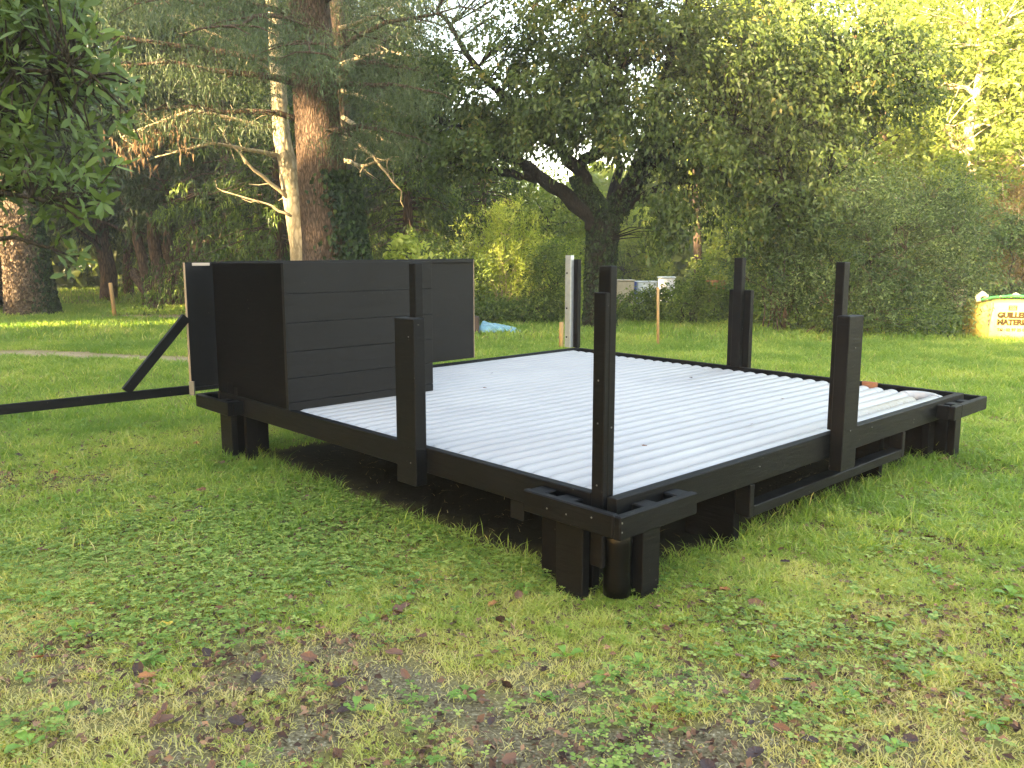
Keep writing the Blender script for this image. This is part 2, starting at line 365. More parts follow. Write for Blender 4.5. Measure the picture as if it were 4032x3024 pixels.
tag(link('clover', np_mesh('clover', np.concatenate(Vs), np.concatenate(Fs), np.tile(np.repeat(rng.random(n), 5), 3)), G['clover']), 'low dark green clover spreading through the lawn', 'ground cover', kind='stuff')

# gravel grains pressed into the worn patch
x, y = scatter(42000, 1.7, 5.2); b = g_bare(x, y); k = rng.random(len(x)) < np.clip(b-.42, 0, 1)*.6; x, y = x[k], y[k]
n = len(x); s = .0018+.0045*rng.random(n)**3; z = g_height(x, y)
O8 = np.array([(1, 0, 0), (.3, .9, 0), (-.9, .4, 0), (-.6, -.8, 0), (.5, -.8, 0), (0, 0, .8)]); Ft = np.array([(0, 1, 5), (1, 2, 5), (2, 3, 5), (3, 4, 5), (4, 0, 5)])
an = rng.random(n)*6.28; V = np.zeros((n, 6, 3))
for j, o in enumerate(O8): V[:, j] = np.stack([x+s*(o[0]*np.cos(an)-o[1]*np.sin(an)), y+s*(o[0]*np.sin(an)+o[1]*np.cos(an))*.8, z+s*o[2]], 1)
F = (np.arange(n)[:, None, None]*6+Ft[None]).reshape(-1, 3)
G['pebble'] = leaf_mat('pebble', [(0, (.10, .09, .06)), (.6, (.22, .2, .15)), (1, (.5, .47, .4))], 0., (1, 1, 1), .8, .3, .2)
tag(link('gravel', np_mesh('gravel', V.reshape(-1, 3), F, np.repeat(rng.random(n), 6), True), G['pebble']), 'small pale gravel grains pressed in the worn soil', 'gravel', kind='stuff')

# ------------------------------------------------------------------ timber platform
plat = empty('timber_platform', UO)
tag(plat, 'low square platform frame of black painted beams with upright posts, standing on the lawn', 'platform')
INV = Matrix.Translation(-UO)
def dbox(name, items, mat='black_wood', par=None, bev=.004):
    mb = MB()
    for (u0, u1, v0, v1, z0, z1) in items: mb.box((u0, v0, z0), (u1, v1, z1), lambda a, b, c: D(a, b, c) - UO, bev)
    return mb.build(name, G[mat], par or plat)
dbox('beam', [(0, 4.3, 0, .055, .335, .48)])
dbox('beam', [(0, .05, .152, 4.12, .335, .478)])
dbox('beam', [(4.25, 4.3, .057, 4.12, .335, .48)])
dbox('beam', [(-.0, 4.3, 4.125, 4.18, .335, .48)])
dbox('inner_rail', [(.06, 4.24, 4.06, 4.10, .40, .475)])
dbox('deck_board', [(.052, 4.248, .06, 4.055, .355, .382)], 'black_dull')
# corner brackets
bz = (.352, .456)
def bracket(su, sv):
    U = lambda a: a if su == 0 else 4.3-a
    Vv = lambda a: a if sv == 0 else 4.18-a
    it = []
    for (a, b, c, d, zt) in ((-.13, .43, -.13, -.09, 0), (-.13, -.09, -.088, .46, 0), (.33, .43, -.088, -.002, .006), (.10, .20, -.088, -.002, .012), (-.088, -.002, .36, .46, .006), (-.088, -.002, .19, .30, .012)):
        it.append((U(a), U(b), Vv(c), Vv(d), bz[0], bz[1]-zt))
    return dbox('corner_bracket', it, bev=.006)
for su in (0, 1):
    for sv_ in (0, 1): bracket(su, sv_)
# the u-wise brackets on the right and left corners are longer
dbox('bracket_arm', [(3.72, 3.868, -.132, -.088, bz[0], bz[1]), (3.72, 3.76, -.086, -.002, bz[0], bz[1])], bev=.006)
dbox('bracket_arm', [(-.132, -.088, 3.70, 3.718, bz[0], bz[1]), (-.086, -.002, 3.70, 3.718, bz[0], bz[1])], bev=.003)
# legs
def leg(items, mat='black_wood'): return dbox('leg', items, mat, bev=.004)
leg([(-.04, .01, .16, .33, -.07, .334)]); leg([(.17, .30, -.02, .09, -.07, .334)]); leg([(.055, .105, .18, .52, -.07, .334)], 'black_dull')
leg([(4.10, 4.22, -.02, .03, -.07, .334)]); leg([(4.08, 4.13, .035, .62, -.07, .334)], 'black_dull'); leg([(3.95, 4.075, .12, .17, -.07, .334)], 'black_dull')
leg([(-.04, .01, 3.86, 4.06, -.07, .334)]); leg([(.02, .33, 3.98, 4.03, -.07, .334)], 'black_dull'); leg([(.012, .1, 3.7, 3.75, -.07, .334)], 'black_dull')
leg([(4.1, 4.25, 4.0, 4.12, -.07, .334)]); leg([(4.15, 4.2, 3.6, 3.99, -.07, .334)], 'black_dull')
leg([(1.13, 1.19, .10, .42, -.07, .334)], 'black_dull'); leg([(3.05, 3.11, .12, .4, -.07, .334)], 'black_dull'); leg([(2.1, 2.2, 2.0, 2.1, -.03, .354)], 'black_dull')
dbox('support_block', [(.01, .06, .60, .70, .235, .334)])
dbox('underslung_rail', [(1.155, 3.115, -.005, .085, .155, .213), (1.11, 1.153, -.005, .085, .155, .334), (3.117, 3.16, -.005, .085, .155, .334)])
# posts
dbox('corner_post', [(0, .028, .08, .15, .142, 1.373), (.0295, .075, .08, .15, .40, 1.486)])
dbox('post', [(-.08, -.002, 1.373, 1.556, .27, 1.20), (.0, .055, 1.46, 1.52, .40, 1.497)])
dbox('post', [(2.006, 2.195, -.082, -.002, .262, 1.19), (2.075, 2.15, .0, .055, .49, 1.502)])
dbox('post', [(4.302, 4.36, 2.065, 2.175, .30, 1.215), (4.302, 4.36, 1.935, 2.03, .30, 1.215), (4.26, 4.32, 2.032, 2.062, .46, 1.25), (4.235, 4.30, 2.0, 2.09, .483, 1.52)])
dbox('corner_post', [(4.255, 4.31, 4.13, 4.235, .483, 1.485)])
ch = MB()
for (u0, u1, v0, v1) in ((4.195, 4.20, 4.19, 4.275), (4.20, 4.25, 4.19, 4.195), (4.20, 4.25, 4.27, 4.275)): ch.box((u0, v0, .483), (u1, v1, 1.53), lambda a, b, c: D(a, b, c)-UO, .001)
cho = ch.build('metal_channel', G['alu'], plat); tag(cho, 'silver metal channel on the far corner post')
for zc in (1.33, .93, .6):
    hb = MB(); q = D(4.192, 4.245, zc)-UO; hb.tube([q, q+EU*.0022], [.011, .011], 10); hb.build('bolt_hole', G['black_dull'], cho)
# nails and chips on the near corner
for (u, v, z, nx) in ((-.12, -.131, .43, 0), (-.12, -.131, .39, 0), (-.131, .03, .42, 1), (-.131, .18, .40, 1), (-.131, .3, .40, 1), (-.001, .115, .52, 1), (-.001, .115, .80, 1), (-.001, .115, .99, 1), (.05, .079, .78, 0), (2.1, -.083, 1.0, 0), (2.1, -.083, .5, 0), (-.081, 1.42, 1.1, 1), (-.081, 1.42, .4, 1), (1.2, -.001, .42, 0), (3.3, -.001, .40, 0), (2.6, -.001, .44, 0)):
    q = D(u, v, z)-UO; d = (EU if nx else EV)*-.0025; nb = MB(); nb.tube([q, q+d], [.0045, .003], 8); nb.build('nail_head', G['nail'], plat)
# glossy black wrapped column behind the near corner legs
wp = MB(); c0 = D(.10, .07, 0)-UO; prof = [(0, .085), (.05, .088), (.15, .082), (.25, .088), (.30, .08), (.325, .05)]
wp.tube([c0+Vector((0, 0, z)) for z, r in prof], [r*.75 for z, r in prof], 20)
wp.build('wrapped_column', G['black_plastic'], plat)
# small stacked offcuts on the left corner
dbox('corner_block', [(.0, .07, 3.88, 4.0, .48, .58), (.0, .10, 3.80, 3.878, .48, .55)], 'black_wood')

# ------------------------------------------------------------------ panelled screens standing on the platform
scr = empty('panel_screen', UO)
tag(scr, 'black plank and panel screen standing over the left end of the platform', 'screen')
def sbox(name, items, mat='black_panel', bev=.003):
    mb = MB()
    for (u0, u1, v0, v1, z0, z1) in items: mb.box((u0, v0, z0), (u1, v1, z1), lambda a, b, c: D(a, b, c) - UO, bev)
    return mb.build(name, G[mat], scr)
zs = [.458, .53, .70, .885, 1.085, 1.285, 1.497]
sbox('plank_wall', [(0.002, 1.275, 2.978, 3.0, zs[k]+.0015, zs[k+1]-.0005) for k in range(6)], bev=.002)
sbox('corner_trim', [(-.008, .0, 2.972, 3.004, .483, 1.498)])
sbox('side_wall', [(.0, .02, 3.006, 4.158, .483, 1.494)], 'matte_panel')
sbox('back_wall', [(-.205, 2.731, 4.182, 4.202, .50, 1.5)])
sbox('edge_trim', [(-.213, -.2055, 4.180, 4.204, .49, 1.498)], 'raw_edge', .001)
sbox('edge_trim', [(2.7315, 2.738, 4.180, 4.204, .50, 1.50)], 'raw_edge', .001)
sbox('top_rail', [(.021, 1.27, 3.002, 3.04, 1.46, 1.496), (.021, 2.7, 4.14, 4.18, 1.47, 1.507)])
sbox('bottom_rail', [(-.205, .06, 4.15, 4.181, .50, .53)])
o = sbox('masking_tape', [(-.15, -.01, 4.1785, 4.1815, 1.475, 1.497)], 'tape', .0005); tag(o, 'strip of pale tape along the top edge of the panel')
sbox('support_beam', [(-2.7, -.215, 4.165, 4.205, .478, .545)], 'black_wood')
sbox('beam_foot', [(-2.62, -2.55, 4.15, 4.22, -.03, .477)], 'black_wood')
mb = MB(); A = D(-.218, 4.185, 1.08)-UO; B = D(-.70, 4.185, .55)-UO
d = (B-A).normalized(); up = d.cross(EV.normalized()).normalized()*.034; sd = EV*.02
vs = [A-up-sd, A+up-sd, A+up+sd, A-up+sd, B-up-sd, B+up-sd, B+up+sd, B-up+sd]
mb.add(vs, [(0, 1, 2, 3), (7, 6, 5, 4), (0, 4, 5, 1), (1, 5, 6, 2), (2, 6, 7, 3), (3, 7, 4, 0)]); mb.build('diagonal_brace', G['black_wood'], scr)
mb = MB(); q = D(-.222, 4.16, .55)-UO; mb.box(tuple(q+Vector((-.01, -.01, -.08))), tuple(q+Vector((.03, .01, .03))), None, .002); mb.build('hinge', G['nail'], scr)

# ------------------------------------------------------------------ white pipes
m, t, out = newmat('white_plastic'); pos = geo_pos(t, (1, 1, 1)); p = nd(t, 'ShaderNodeBsdfPrincipled', Roughness=.38)
n1 = nd(t, 'ShaderNodeTexNoise', Scale=70.0, Detail=2.0); t.links.new(pos, n1.inputs['Vector'])
n2 = nd(t, 'ShaderNodeTexNoise', Scale=1.6, Detail=4.0); t.links.new(pos, n2.inputs['Vector'])
r1 = ramp(t, n2.outputs[0], [(.3, (.27, .273, .28)), (.7, (.32, .322, .325))])
k = nd(t, 'ShaderNodeMapRange'); k.inputs[1].default_value = .73; k.inputs[2].default_value = .78; t.links.new(n1.outputs[0], k.inputs[0])
mx = nd(t, 'ShaderNodeMix', data_type='RGBA'); t.links.new(k.outputs[0], mx.inputs[0]); t.links.new(r1.outputs[0], mx.inputs[6]); mx.inputs[7].default_value = (.30, .30, .28, 1)
t.links.new(mx.outputs[2], p.inputs['Base Color']); t.links.new(p.outputs[0], out.inputs[0]); G['pvc'] = m
m, t, out = newmat('dirty_white_plastic'); pos = geo_pos(t, (1, 1, 1)); p = nd(t, 'ShaderNodeBsdfPrincipled', Roughness=.5)
n1 = nd(t, 'ShaderNodeTexNoise', Scale=25.0, Detail=6.0, Roughness=.7); t.links.new(pos, n1.inputs['Vector'])
r1 = ramp(t, n1.outputs[0], [(.35, (.30, .29, .265)), (.55, (.25, .23, .185)), (.68, (.17, .145, .10))])
oc = t.nodes.new('ShaderNodeTexCoord'); sx = t.nodes.new('ShaderNodeSeparateXYZ'); t.links.new(oc.outputs['Object'], sx.inputs[0]); mr = nd(t, 'ShaderNodeMapRange'); mr.inputs[1].default_value = 2.0; mr.inputs[2].default_value = 3.2; t.links.new(sx.outputs[0], mr.inputs[0])
mq = nd(t, 'ShaderNodeMix', data_type='RGBA'); mq.inputs[6].default_value = (.31, .31, .31, 1); t.links.new(mr.outputs[0], mq.inputs[0]); t.links.new(r1.outputs[0], mq.inputs[7]); t.links.new(mq.outputs[2], p.inputs['Base Color']); t.links.new(p.outputs[0], out.inputs[0]); G['pvc_dirty'] = m
G['seam'] = plain('pipe_seam', (.30, .31, .33), .5)
PR = .0575
def pipe_mesh(L):
    mb = MB(); pr = [(0, .02), (.008, .045), (.025, .056)] + [(q, .0575) for q in (.05, 1, 2, 3)] + [(L-.06, .0575), (L-.03, .053), (L-.012, .042), (L-.003, .025), (L, .008)]
    zoff = [-.035, -.02, -.006] + [0]*4 + [0, -.004, -.012, -.022, -.03]
    mb.tube([(a, 0, z) for (a, r), z in zip(pr, zoff)], [r*.965 for a, r in pr], 24); return mb
pipes_g = 'white pipes laid side by side in the platform'
vlist = [.125 + .1185*k for k in range(34)]
for k, v in enumerate(vlist):
    L = 4.09 if k not in (1,) else 3.83
    a = D(.065, v, .418); b = D(.065+L, v, .418)
    if k in (0, 1):
        me_o = pipe_mesh(L).build('plastic_pipe', G['pvc'] if k == 0 else G['pvc_dirty']); o = me_o
    elif k == 2:
        o = pipe_mesh(L).build('plastic_pipe', G['pvc']); base_p = o
        cb = MB(); cb.tube([(L-.16, 0, 0), (L-.157, 0, 0), (L-.150, 0, 0), (L-.147, 0, 0)], [.0556, .0577, .0577, .0556], 24, False); cb.build('joint_ring', G['seam'], o)
    else: o = copy_tree(base_p)
    d = (b-a).normalized(); o.matrix_world = Matrix.Translation(a) @ d.to_track_quat('X', 'Z').to_matrix().to_4x4()
    od = lambda n_: '%d%s' % (n_, 'th' if 10 < n_ % 100 < 14 else {1: 'st', 2: 'nd', 3: 'rd'}.get(n_ % 10, 'th'))
    if k == 0: lab = 'white pipe nearest the right beam, lying against its inner side'
    elif k == 1: lab = 'shorter grubby white pipe with brown dirt, second in from the right beam'
    elif k == 33: lab = 'white pipe farthest back, against the far left beam under the back panel'
    elif k >= 25: lab = 'white pipe running under the plank screen, %s in from the far left beam' % od(34-k)
    else: lab = 'white pipe in the open part of the row, %s in from the right beam' % od(k+1)
    tag(o, lab, 'pipe', pipes_g)
mb = MB(); c = []
for q in range(13):
    a = math.pi*q/12; c.append(D(4.02+.115*math.sin(a),   .243-.118*math.cos(a), .43))
mb.tube(c, .05, 16); o = mb.build('pipe_bend', G['pvc']); tag(o, 'white curved pipe bend in the right corner of the platform', 'pipe bend')
for k, (v0, v1) in enumerate(((.66, .78), (.92, .99))):
    mb = MB(); mb.box((4.205, v0, .44), (4.247, v1, .492 if k == 0 else .487), D, .003); o = mb.build('brick', G['brick'])
    tag(o, ['longer orange brick wedged by the far right beam, nearest the right corner', 'shorter orange brick wedged by the far right beam, farther from the corner'][k], 'brick')

# ------------------------------------------------------------------ leaves and trees
def leaf_quads(C, size, dirs=None, up=.6, aspect=.5, droop=.2, jit=1.0):
    """folded rhombic leaves at centres C"""
    n = len(C); r = rng.normal(size=(n, 3))*jit; nrm = r*[1, 1, .6]; nrm[:, 2] += up*1.5; nrm /= np.linalg.norm(nrm, axis=1)[:, None]
    d = rng.normal(size=(n, 3)) if dirs is None else dirs + rng.normal(size=(n, 3))*.35
    d -= nrm*(d*nrm).sum(1)[:, None]; d /= np.linalg.norm(d, axis=1)[:, None]+1e-9
    s = np.cross(nrm, d); L = size[:, None] if hasattr(size, '__len__') else size
    V = np.zeros((n, 4, 3)); V[:, 0] = C - d*L*.5; V[:, 1] = C + s*L*aspect*.5 + nrm*L*.08; V[:, 2] = C + d*L*.5; V[:, 2, 2] -= droop*(L[:, 0] if hasattr(L, 'shape') else L)*.5; V[:, 3] = C - s*L*aspect*.5 + nrm*L*.08
    return V.reshape(-1, 3), (np.arange(n)[:, None]*4+np.arange(4))
def cluster_leaves(CC, per, sxy, sz, size, svar=.35, spray=0, bias=(0, 0, .2), sag=.3, **kw):
    n = len(CC); idx = np.repeat(np.arange(n), per); P = CC[idx] + rng.normal(size=(n*per, 3))*[sxy, sxy, sz]*(1 if not spray else .45)
    if spray:   # leaves strung along short shoots that leave the cluster
        ns = 4; c0 = CC.mean(0); od = CC-c0; od /= np.linalg.norm(od, axis=1)[:, None]+1e-6
        sd = od[:, None, :]*.9 + rng.normal(size=(n, ns, 3))*.7 + np.array(bias); sd /= np.linalg.norm(sd, axis=2)[:, :, None]
        si = rng.integers(0, ns, n*per); tt_ = rng.random(n*per); P = P*1.0 + sd[idx, si]*(tt_*spray)[:, None]; P[:, 2] -= sag*spray*tt_**2
        if kw.get('dirs') is None: kw['dirs'] = sd[idx, si]*.9 + rng.normal(size=(n*per, 3))*.5 - [0, 0, sag*.8]
    if SUNHOLES is not None:
        keep = np.ones(len(P), bool)
        for (o, r) in SUNHOLES:
            q = P-np.array(o); tt = q@np.array(sv); q = q-tt[:, None]*np.array(sv); keep &= np.linalg.norm(q, axis=1) > r
        P = P[keep]; idx = idx[keep]
        if kw.get('dirs') is not None: kw['dirs'] = kw['dirs'][keep]
    sz_ = size*(1-svar+2*svar*rng.random(len(P)))
    V, F = leaf_quads(P, sz_, **kw)
    cr = rng.random(n)[idx]; r = np.clip(.5*cr+.5*rng.random(len(P)), 0, 1)
    return V, F, np.repeat(r, 4)
SUNHOLES = None
def wobble(pts, k=6, amp=.08, r0=.1, r1=.05):
    """resample a polyline with k steps a leg, jittered; returns points and tapering radii"""
    P = []; pts = [np.array(p, float) for p in pts]
    for a, b in zip(pts[:-1], pts[1:]):
        for j in range(k):
            t_ = j/k; q = a*(1-t_)+b*t_
            if P: q = q + rng.normal(size=3)*amp*[1, 1, .4]
            P.append(q)
    P.append(pts[-1]); n = len(P); R_ = [r0*(1-i/(n-1)) + r1*i/(n-1) for i in range(n)]
    return P, R_
def twigs(mb, limbs, CC, r=.014, frac=1., n=4):
    nodes = np.array([p for L in limbs for p in L])
    for c in CC:
        if rng.random() > frac: continue
        d = np.linalg.norm(nodes-c, axis=1) + .8*np.maximum(0, nodes[:, 2]-c[2]); j = int(np.argmin(d)); a = nodes[j]
        mid = (a+c)/2 + rng.normal(size=3)*.06 + [0, 0, .06]; mb.tube([a, mid, c], [r*1.4, r, r*.4], n, False)
def ell_clusters(n, ells, shell=.55, seed=0):
    out_ = []
    w = np.array([e[1][0]*e[1][1]*e[1][2] for e in ells])**.7; w /= w.sum()
    for (c, r), ww in zip(ells, w):
        k = int(n*ww)+1; d = rng.normal(size=(k, 3)); d /= np.linalg.norm(d, axis=1)[:, None]
        rad = (shell + (1-shell)*rng.random(k))*(1+.16*rng.normal(size=k)); out_.append(np.array(c) + d*rad[:, None]*np.array(r))
    return np.concatenate(out_)
def finish_tree(name, label, cat, base, wood_mb, bark, CC, per, sxy, sz, size, mat, group=None, crown_name='crown', extra=None, **kw):
    root = empty(name, base); tag(root, label, cat, group)
    b = np.array(base)
    if wood_mb is not None:
        wood_mb.v = [tuple(np.array(v)-b) for v in wood_mb.v]; wood_mb.build('trunk', G[bark], root)
    if CC is not None and len(CC):
        V, F, r = cluster_leaves(CC, per, sxy, sz, size, **kw)
        link(crown_name, np_mesh(crown_name, V-b, F, r), G[mat], root)
    return root

G['lf_mid'] = leaf_mat('leaf_mid', [(0, (.02, .038, .011)), (.45, (.05, .085, .02)), (.85, (.105, .15, .038)), (1, (.24, .20, .06))], .35, spec=.35, hue_noise=.7)
G['lf_shrub'] = leaf_mat('leaf_shrub', [(0, (.018, .038, .012)), (.5, (.065, .115, .036)), (1, (.23, .31, .12))], .35, (1.1, 1.3, .7), .42, .4, .8)
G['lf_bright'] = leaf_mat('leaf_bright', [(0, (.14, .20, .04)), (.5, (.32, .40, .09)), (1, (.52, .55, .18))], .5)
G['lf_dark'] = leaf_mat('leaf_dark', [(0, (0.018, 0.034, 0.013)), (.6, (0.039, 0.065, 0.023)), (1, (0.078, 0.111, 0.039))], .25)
G['lf_far'] = leaf_mat('leaf_far', [(0, (.05, .08, .02)), (.5, (.12, .17, .04)), (1, (.24, .28, .07))], .45)
G['lf_cedar'] = leaf_mat('leaf_cedar', [(0, (0.036, 0.058, 0.029)), (.6, (0.065, 0.102, 0.043)), (1, (0.131, 0.167, 0.065))], .25)
G['lf_thuja'] = leaf_mat('leaf_thuja', [(0, (.012, .028, .008)), (.5, (.05, .09, .02)), (.8, (.13, .20, .04)), (1, (.26, .34, .07))], .4, hue_noise=.3)
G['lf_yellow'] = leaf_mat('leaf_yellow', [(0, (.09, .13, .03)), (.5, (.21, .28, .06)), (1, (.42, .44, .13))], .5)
G['lf_rhodo'] = leaf_mat('leaf_rhodo', [(0, (.05, .085, .025)), (.6, (.10, .16, .045)), (1, (.20, .29, .09))], .3, (1.2, 1.3, .5), .5, .25, .3)
G['lf_ivy'] = leaf_mat('leaf_ivy', [(0, (.008, .018, .007)), (.6, (.02, .04, .014)), (1, (.05, .085, .025))], .15, rough=.5, spec=.2)
G['lf_brown'] = leaf_mat('leaf_brown', [(0, (.09, .055, .03)), (.6, (.19, .125, .07)), (1, (.32, .23, .13))], .3, (1, .9, .7), .7, .2)
G['lf_under'] = leaf_mat('leaf_under', [(0, (.03, .055, .015)), (.5, (.09, .15, .035)), (1, (.24, .32, .08))], .4)
G['dry_ivy'] = leaf_mat('dry_ivy_leaf', [(0, (.07, .05, .035)), (.6, (.15, .11, .075)), (1, (.26, .21, .15))], .2, (1, .9, .7), .7, .2)
G['lf_rust'] = leaf_mat('leaf_rust', [(0, (.10, .07, .03)), (.5, (.22, .15, .06)), (1, (.28, .24, .08))], .4, (1.1, 1, .6))

# --- central spreading fruit tree
B = (2.05, 19.4, 0)
mb = MB(); limbs = []
def limb(pts, r0, r1, k=5, amp=.06, n=9):
    P, Rr = wobble(pts, k, amp, r0, r1); mb.tube(P, Rr, n); limbs.append(P); return P
tr = [(2.05, 19.4, -.1), (2.06, 19.4, .25), (2.04, 19.4, 1.2), (2.1, 19.4, 2.0), (2.12, 19.4, 2.5)]
mb.tube(tr, [.46, .35, .31, .32, .36], 16); limbs.append([np.array(p, float) for p in tr])
limb([(2.0, 19.4, 2.2), (1.25, 19.2, 3.0), (.4, 19.0, 3.55), (-1.0, 18.6, 4.3), (-2.4, 18.2, 5.0)], .21, .05)
limb([(.55, 19.1, 3.35), (-.4, 18.7, 3.5), (-2.2, 18.2, 3.7)], .11, .03)
limb([(2.0, 19.4, 2.3), (1.5, 19.2, 3.6), (.6, 19.1, 4.4), (-.5, 18.8, 5.4), (-1.6, 18.5, 6.8)], .2, .04)
limb([(1.5, 19.2, 3.55), (2.1, 19.0, 4.1), (2.1, 18.9, 4.9), (2.6, 18.7, 6.4), (2.5, 18.7, 8)], .15, .04)
limb([(2.2, 19.4, 2.4), (2.9, 19.3, 3.5), (3.3, 19.2, 4.6), (3.5, 19.0, 6.2), (4.2, 18.9, 8)], .26, .05)
limb([(2.9, 19.2, 3.5), (4.0, 18.9, 4.3), (5.2, 18.5, 5.0), (7.2, 18.0, 5.6)], .15, .03)
limb([(2.5, 19.3, 2.7), (3.6, 18.8, 3.3), (5.0, 18.3, 3.5), (6.6, 17.9, 3.1)], .13, .03)
limb([(2.3, 19.4, 2.5), (2.6, 20.5, 4), (2.0, 21.5, 6)], .14, .04)
limb([(4.5, 18.4, 4.6), (5.2, 17.8, 4.1), (5.7, 17.4, 2.9)], .06, .015)
ell = [((-.9, 18.7, 5.2), (2.0, 1.8, 1.3)), ((1.4, 18.9, 6.2), (2.6, 2.2, 2.0)), ((4.2, 18.7, 6.0), (2.4, 2.2, 2.0)), ((6.3, 18.0, 4.9), (2.1, 1.8, 1.5)), ((4.6, 18.2, 3.7), (1.7, 1.4, 1.1)),
       ((5.6, 17.7, 2.7), (1.2, 1.1, 1.1)), ((3.3, 17.9, 2.6), (.6, .7, .7)), ((1.6, 18.6, 8.2), (3.2, 2.2, 1.5)), ((-1.2, 18.2, 3.9), (1.5, 1.2, .6)), ((7.4, 18.2, 5.6), (1.7, 1.2, .9)), ((2.7, 18.2, 4.5), (1.6, 1.3, .9))]
ell += [((1.6, 18.4, 4.9), (1.8, 1.0, 1.0)), ((.4, 18.3, 4.5), (1.2, .9, .8)), ((-.6, 19.6, 3.9), (1.0, .6, .4))]
CC = ell_clusters(1480, ell, .3)
# keep the fork and the sky gaps open
gap = ((CC[:, 0] > 0.2) & (CC[:, 0] < 2.4) & (CC[:, 2] < 3.5) & (CC[:, 2] < 4.6-.45*CC[:, 0])) | ((np.abs(CC[:, 0]+1.9) < 1.0) & (CC[:, 2] > 6.3))
CC = CC[~gap]
open_ = (CC[:, 0] > -2.2) & (CC[:, 0] < 1.0) & (CC[:, 2] > 4.9); CC = CC[~(open_ & (rng.random(len(CC)) < .42))]
twigs(mb, limbs, CC, .012)
fruit = finish_tree('spreading_tree', 'wide spreading broadleaf tree with dark forked trunk, in the middle behind the platform', 'tree', B, mb, 'bark_black', CC, 68, .26, .18, .105, 'lf_mid', spray=.5, sag=.5, aspect=.62, droop=.5, up=.4)
# dead brown leaf tufts and yellow leaves in its crown
cc = CC[rng.choice(len(CC), 26, False)]; V, F, r = cluster_leaves(cc, 9, .05, .12, .11, aspect=.35, droop=1.2, up=-.2); link('dead_leaves', np_mesh('dead_leaves', V-np.array(B), F, r), G['lf_brown'], fruit)
# ivy sleeve on its trunk
def ivy_sleeve(axis_pts, rad, n, size, mat, root, base, side=None, thick=.1, name='ivy'):
    P = np.array(axis_pts, float); t_ = rng.random(n)*(len(P)-1); i_ = t_.astype(int); f_ = (t_-i_)[:, None]; c = P[i_]*(1-f_)+P[np.minimum(i_+1, len(P)-1)]*f_
    rr = np.interp(t_, np.arange(len(P)), rad); a = rng.random(n)*2*np.pi if side is None else rng.normal(side[0], side[1], n)
    lump = .6+.8*vnoise(a*2.2, c[:, 2]*1.6, 5)
    rad_ = rr + thick*lump*(.5+.5*rng.random(n)); Pp = c + np.stack([np.cos(a)*rad_, np.sin(a)*rad_, 0*a], 1)
    dirs = np.stack([np.cos(a)*.3, np.sin(a)*.3, -np.ones(n)], 1)
    nrm_up = 0
    V, F = leaf_quads(Pp, size*(.6+.8*rng.random(n)), dirs, up=.15, aspect=.85)
    return link(name, np_mesh(name, V-np.array(base), F, np.repeat(rng.random(n), 4)), G[mat], root)
ivy_sleeve([(2.05, 19.4, 0), (2.04, 19.4, 1.2), (2.1, 19.4, 2.5), (1.5, 19.2, 3.4)], [.35, .30, .33, .18], 7000, .06, 'lf_ivy', fruit, B, thick=.06)
ivy_sleeve([(2.2, 19.4, 2.4), (2.9, 19.3, 3.5), (3.3, 19.2, 4.6)], [.27, .2, .14], 2600, .07, 'lf_ivy', fruit, B, thick=.1)

# --- big conifer with ivy on its right side
B = (-3.80, 17.2, 0); mb = MB(); limbs = []
tr = [(-3.75, 17.2, -.1), (-3.77, 17.2, .5), (-3.80, 17.2, 2), (-3.87, 17.2, 3.6), (-3.95, 17.2, 5.5), (-4.1, 17.2, 9), (-4.1, 17.2, 13)]
mb.tube(tr, [.72, .53, .485, .465, .43, .33, .18], 26); limbs.append([np.array(p, float) for p in tr[4:]])
cedar = []
def bough(a, b, r=.06, droop=-.25, m_=6, hang=.5):
    a = np.array(a, float); b = np.array(b, float); pts = []
    for j in range(m_+1):
        t_ = j/m_; q = a*(1-t_)+b*t_; q[2] += .35*math.sin(t_*math.pi)*np.sign(.5-droop*0) * .5; q += rng.normal(size=3)*.04*(0 < j < m_); pts.append(q)
    mb.tube(pts, [r*(1-.8*j/m_) for j in range(m_+1)], 7)
    for j in range(1, m_+1):
        for s_ in (-1, 1):
            d = b-a; side = np.array([-d[1], d[0], 0]); side /= np.linalg.norm(side)+1e-9
            ln = (.4+.8*rng.random())*(1-.4*j/m_); e = pts[j]+side*s_*ln+d/np.linalg.norm(d)*ln*.5+[0, 0, -.25*ln]; mb.tube([pts[j], (pts[j]+e)/2+[0, 0, .05], e], [r*.3, r*.2, .006], 4, False)
            for q in range(5):
                t2 = (q+.5)/5; cedar.append(pts[j]*(1-t2)+e*t2 - [0, 0, .12+hang*.25*rng.random()])
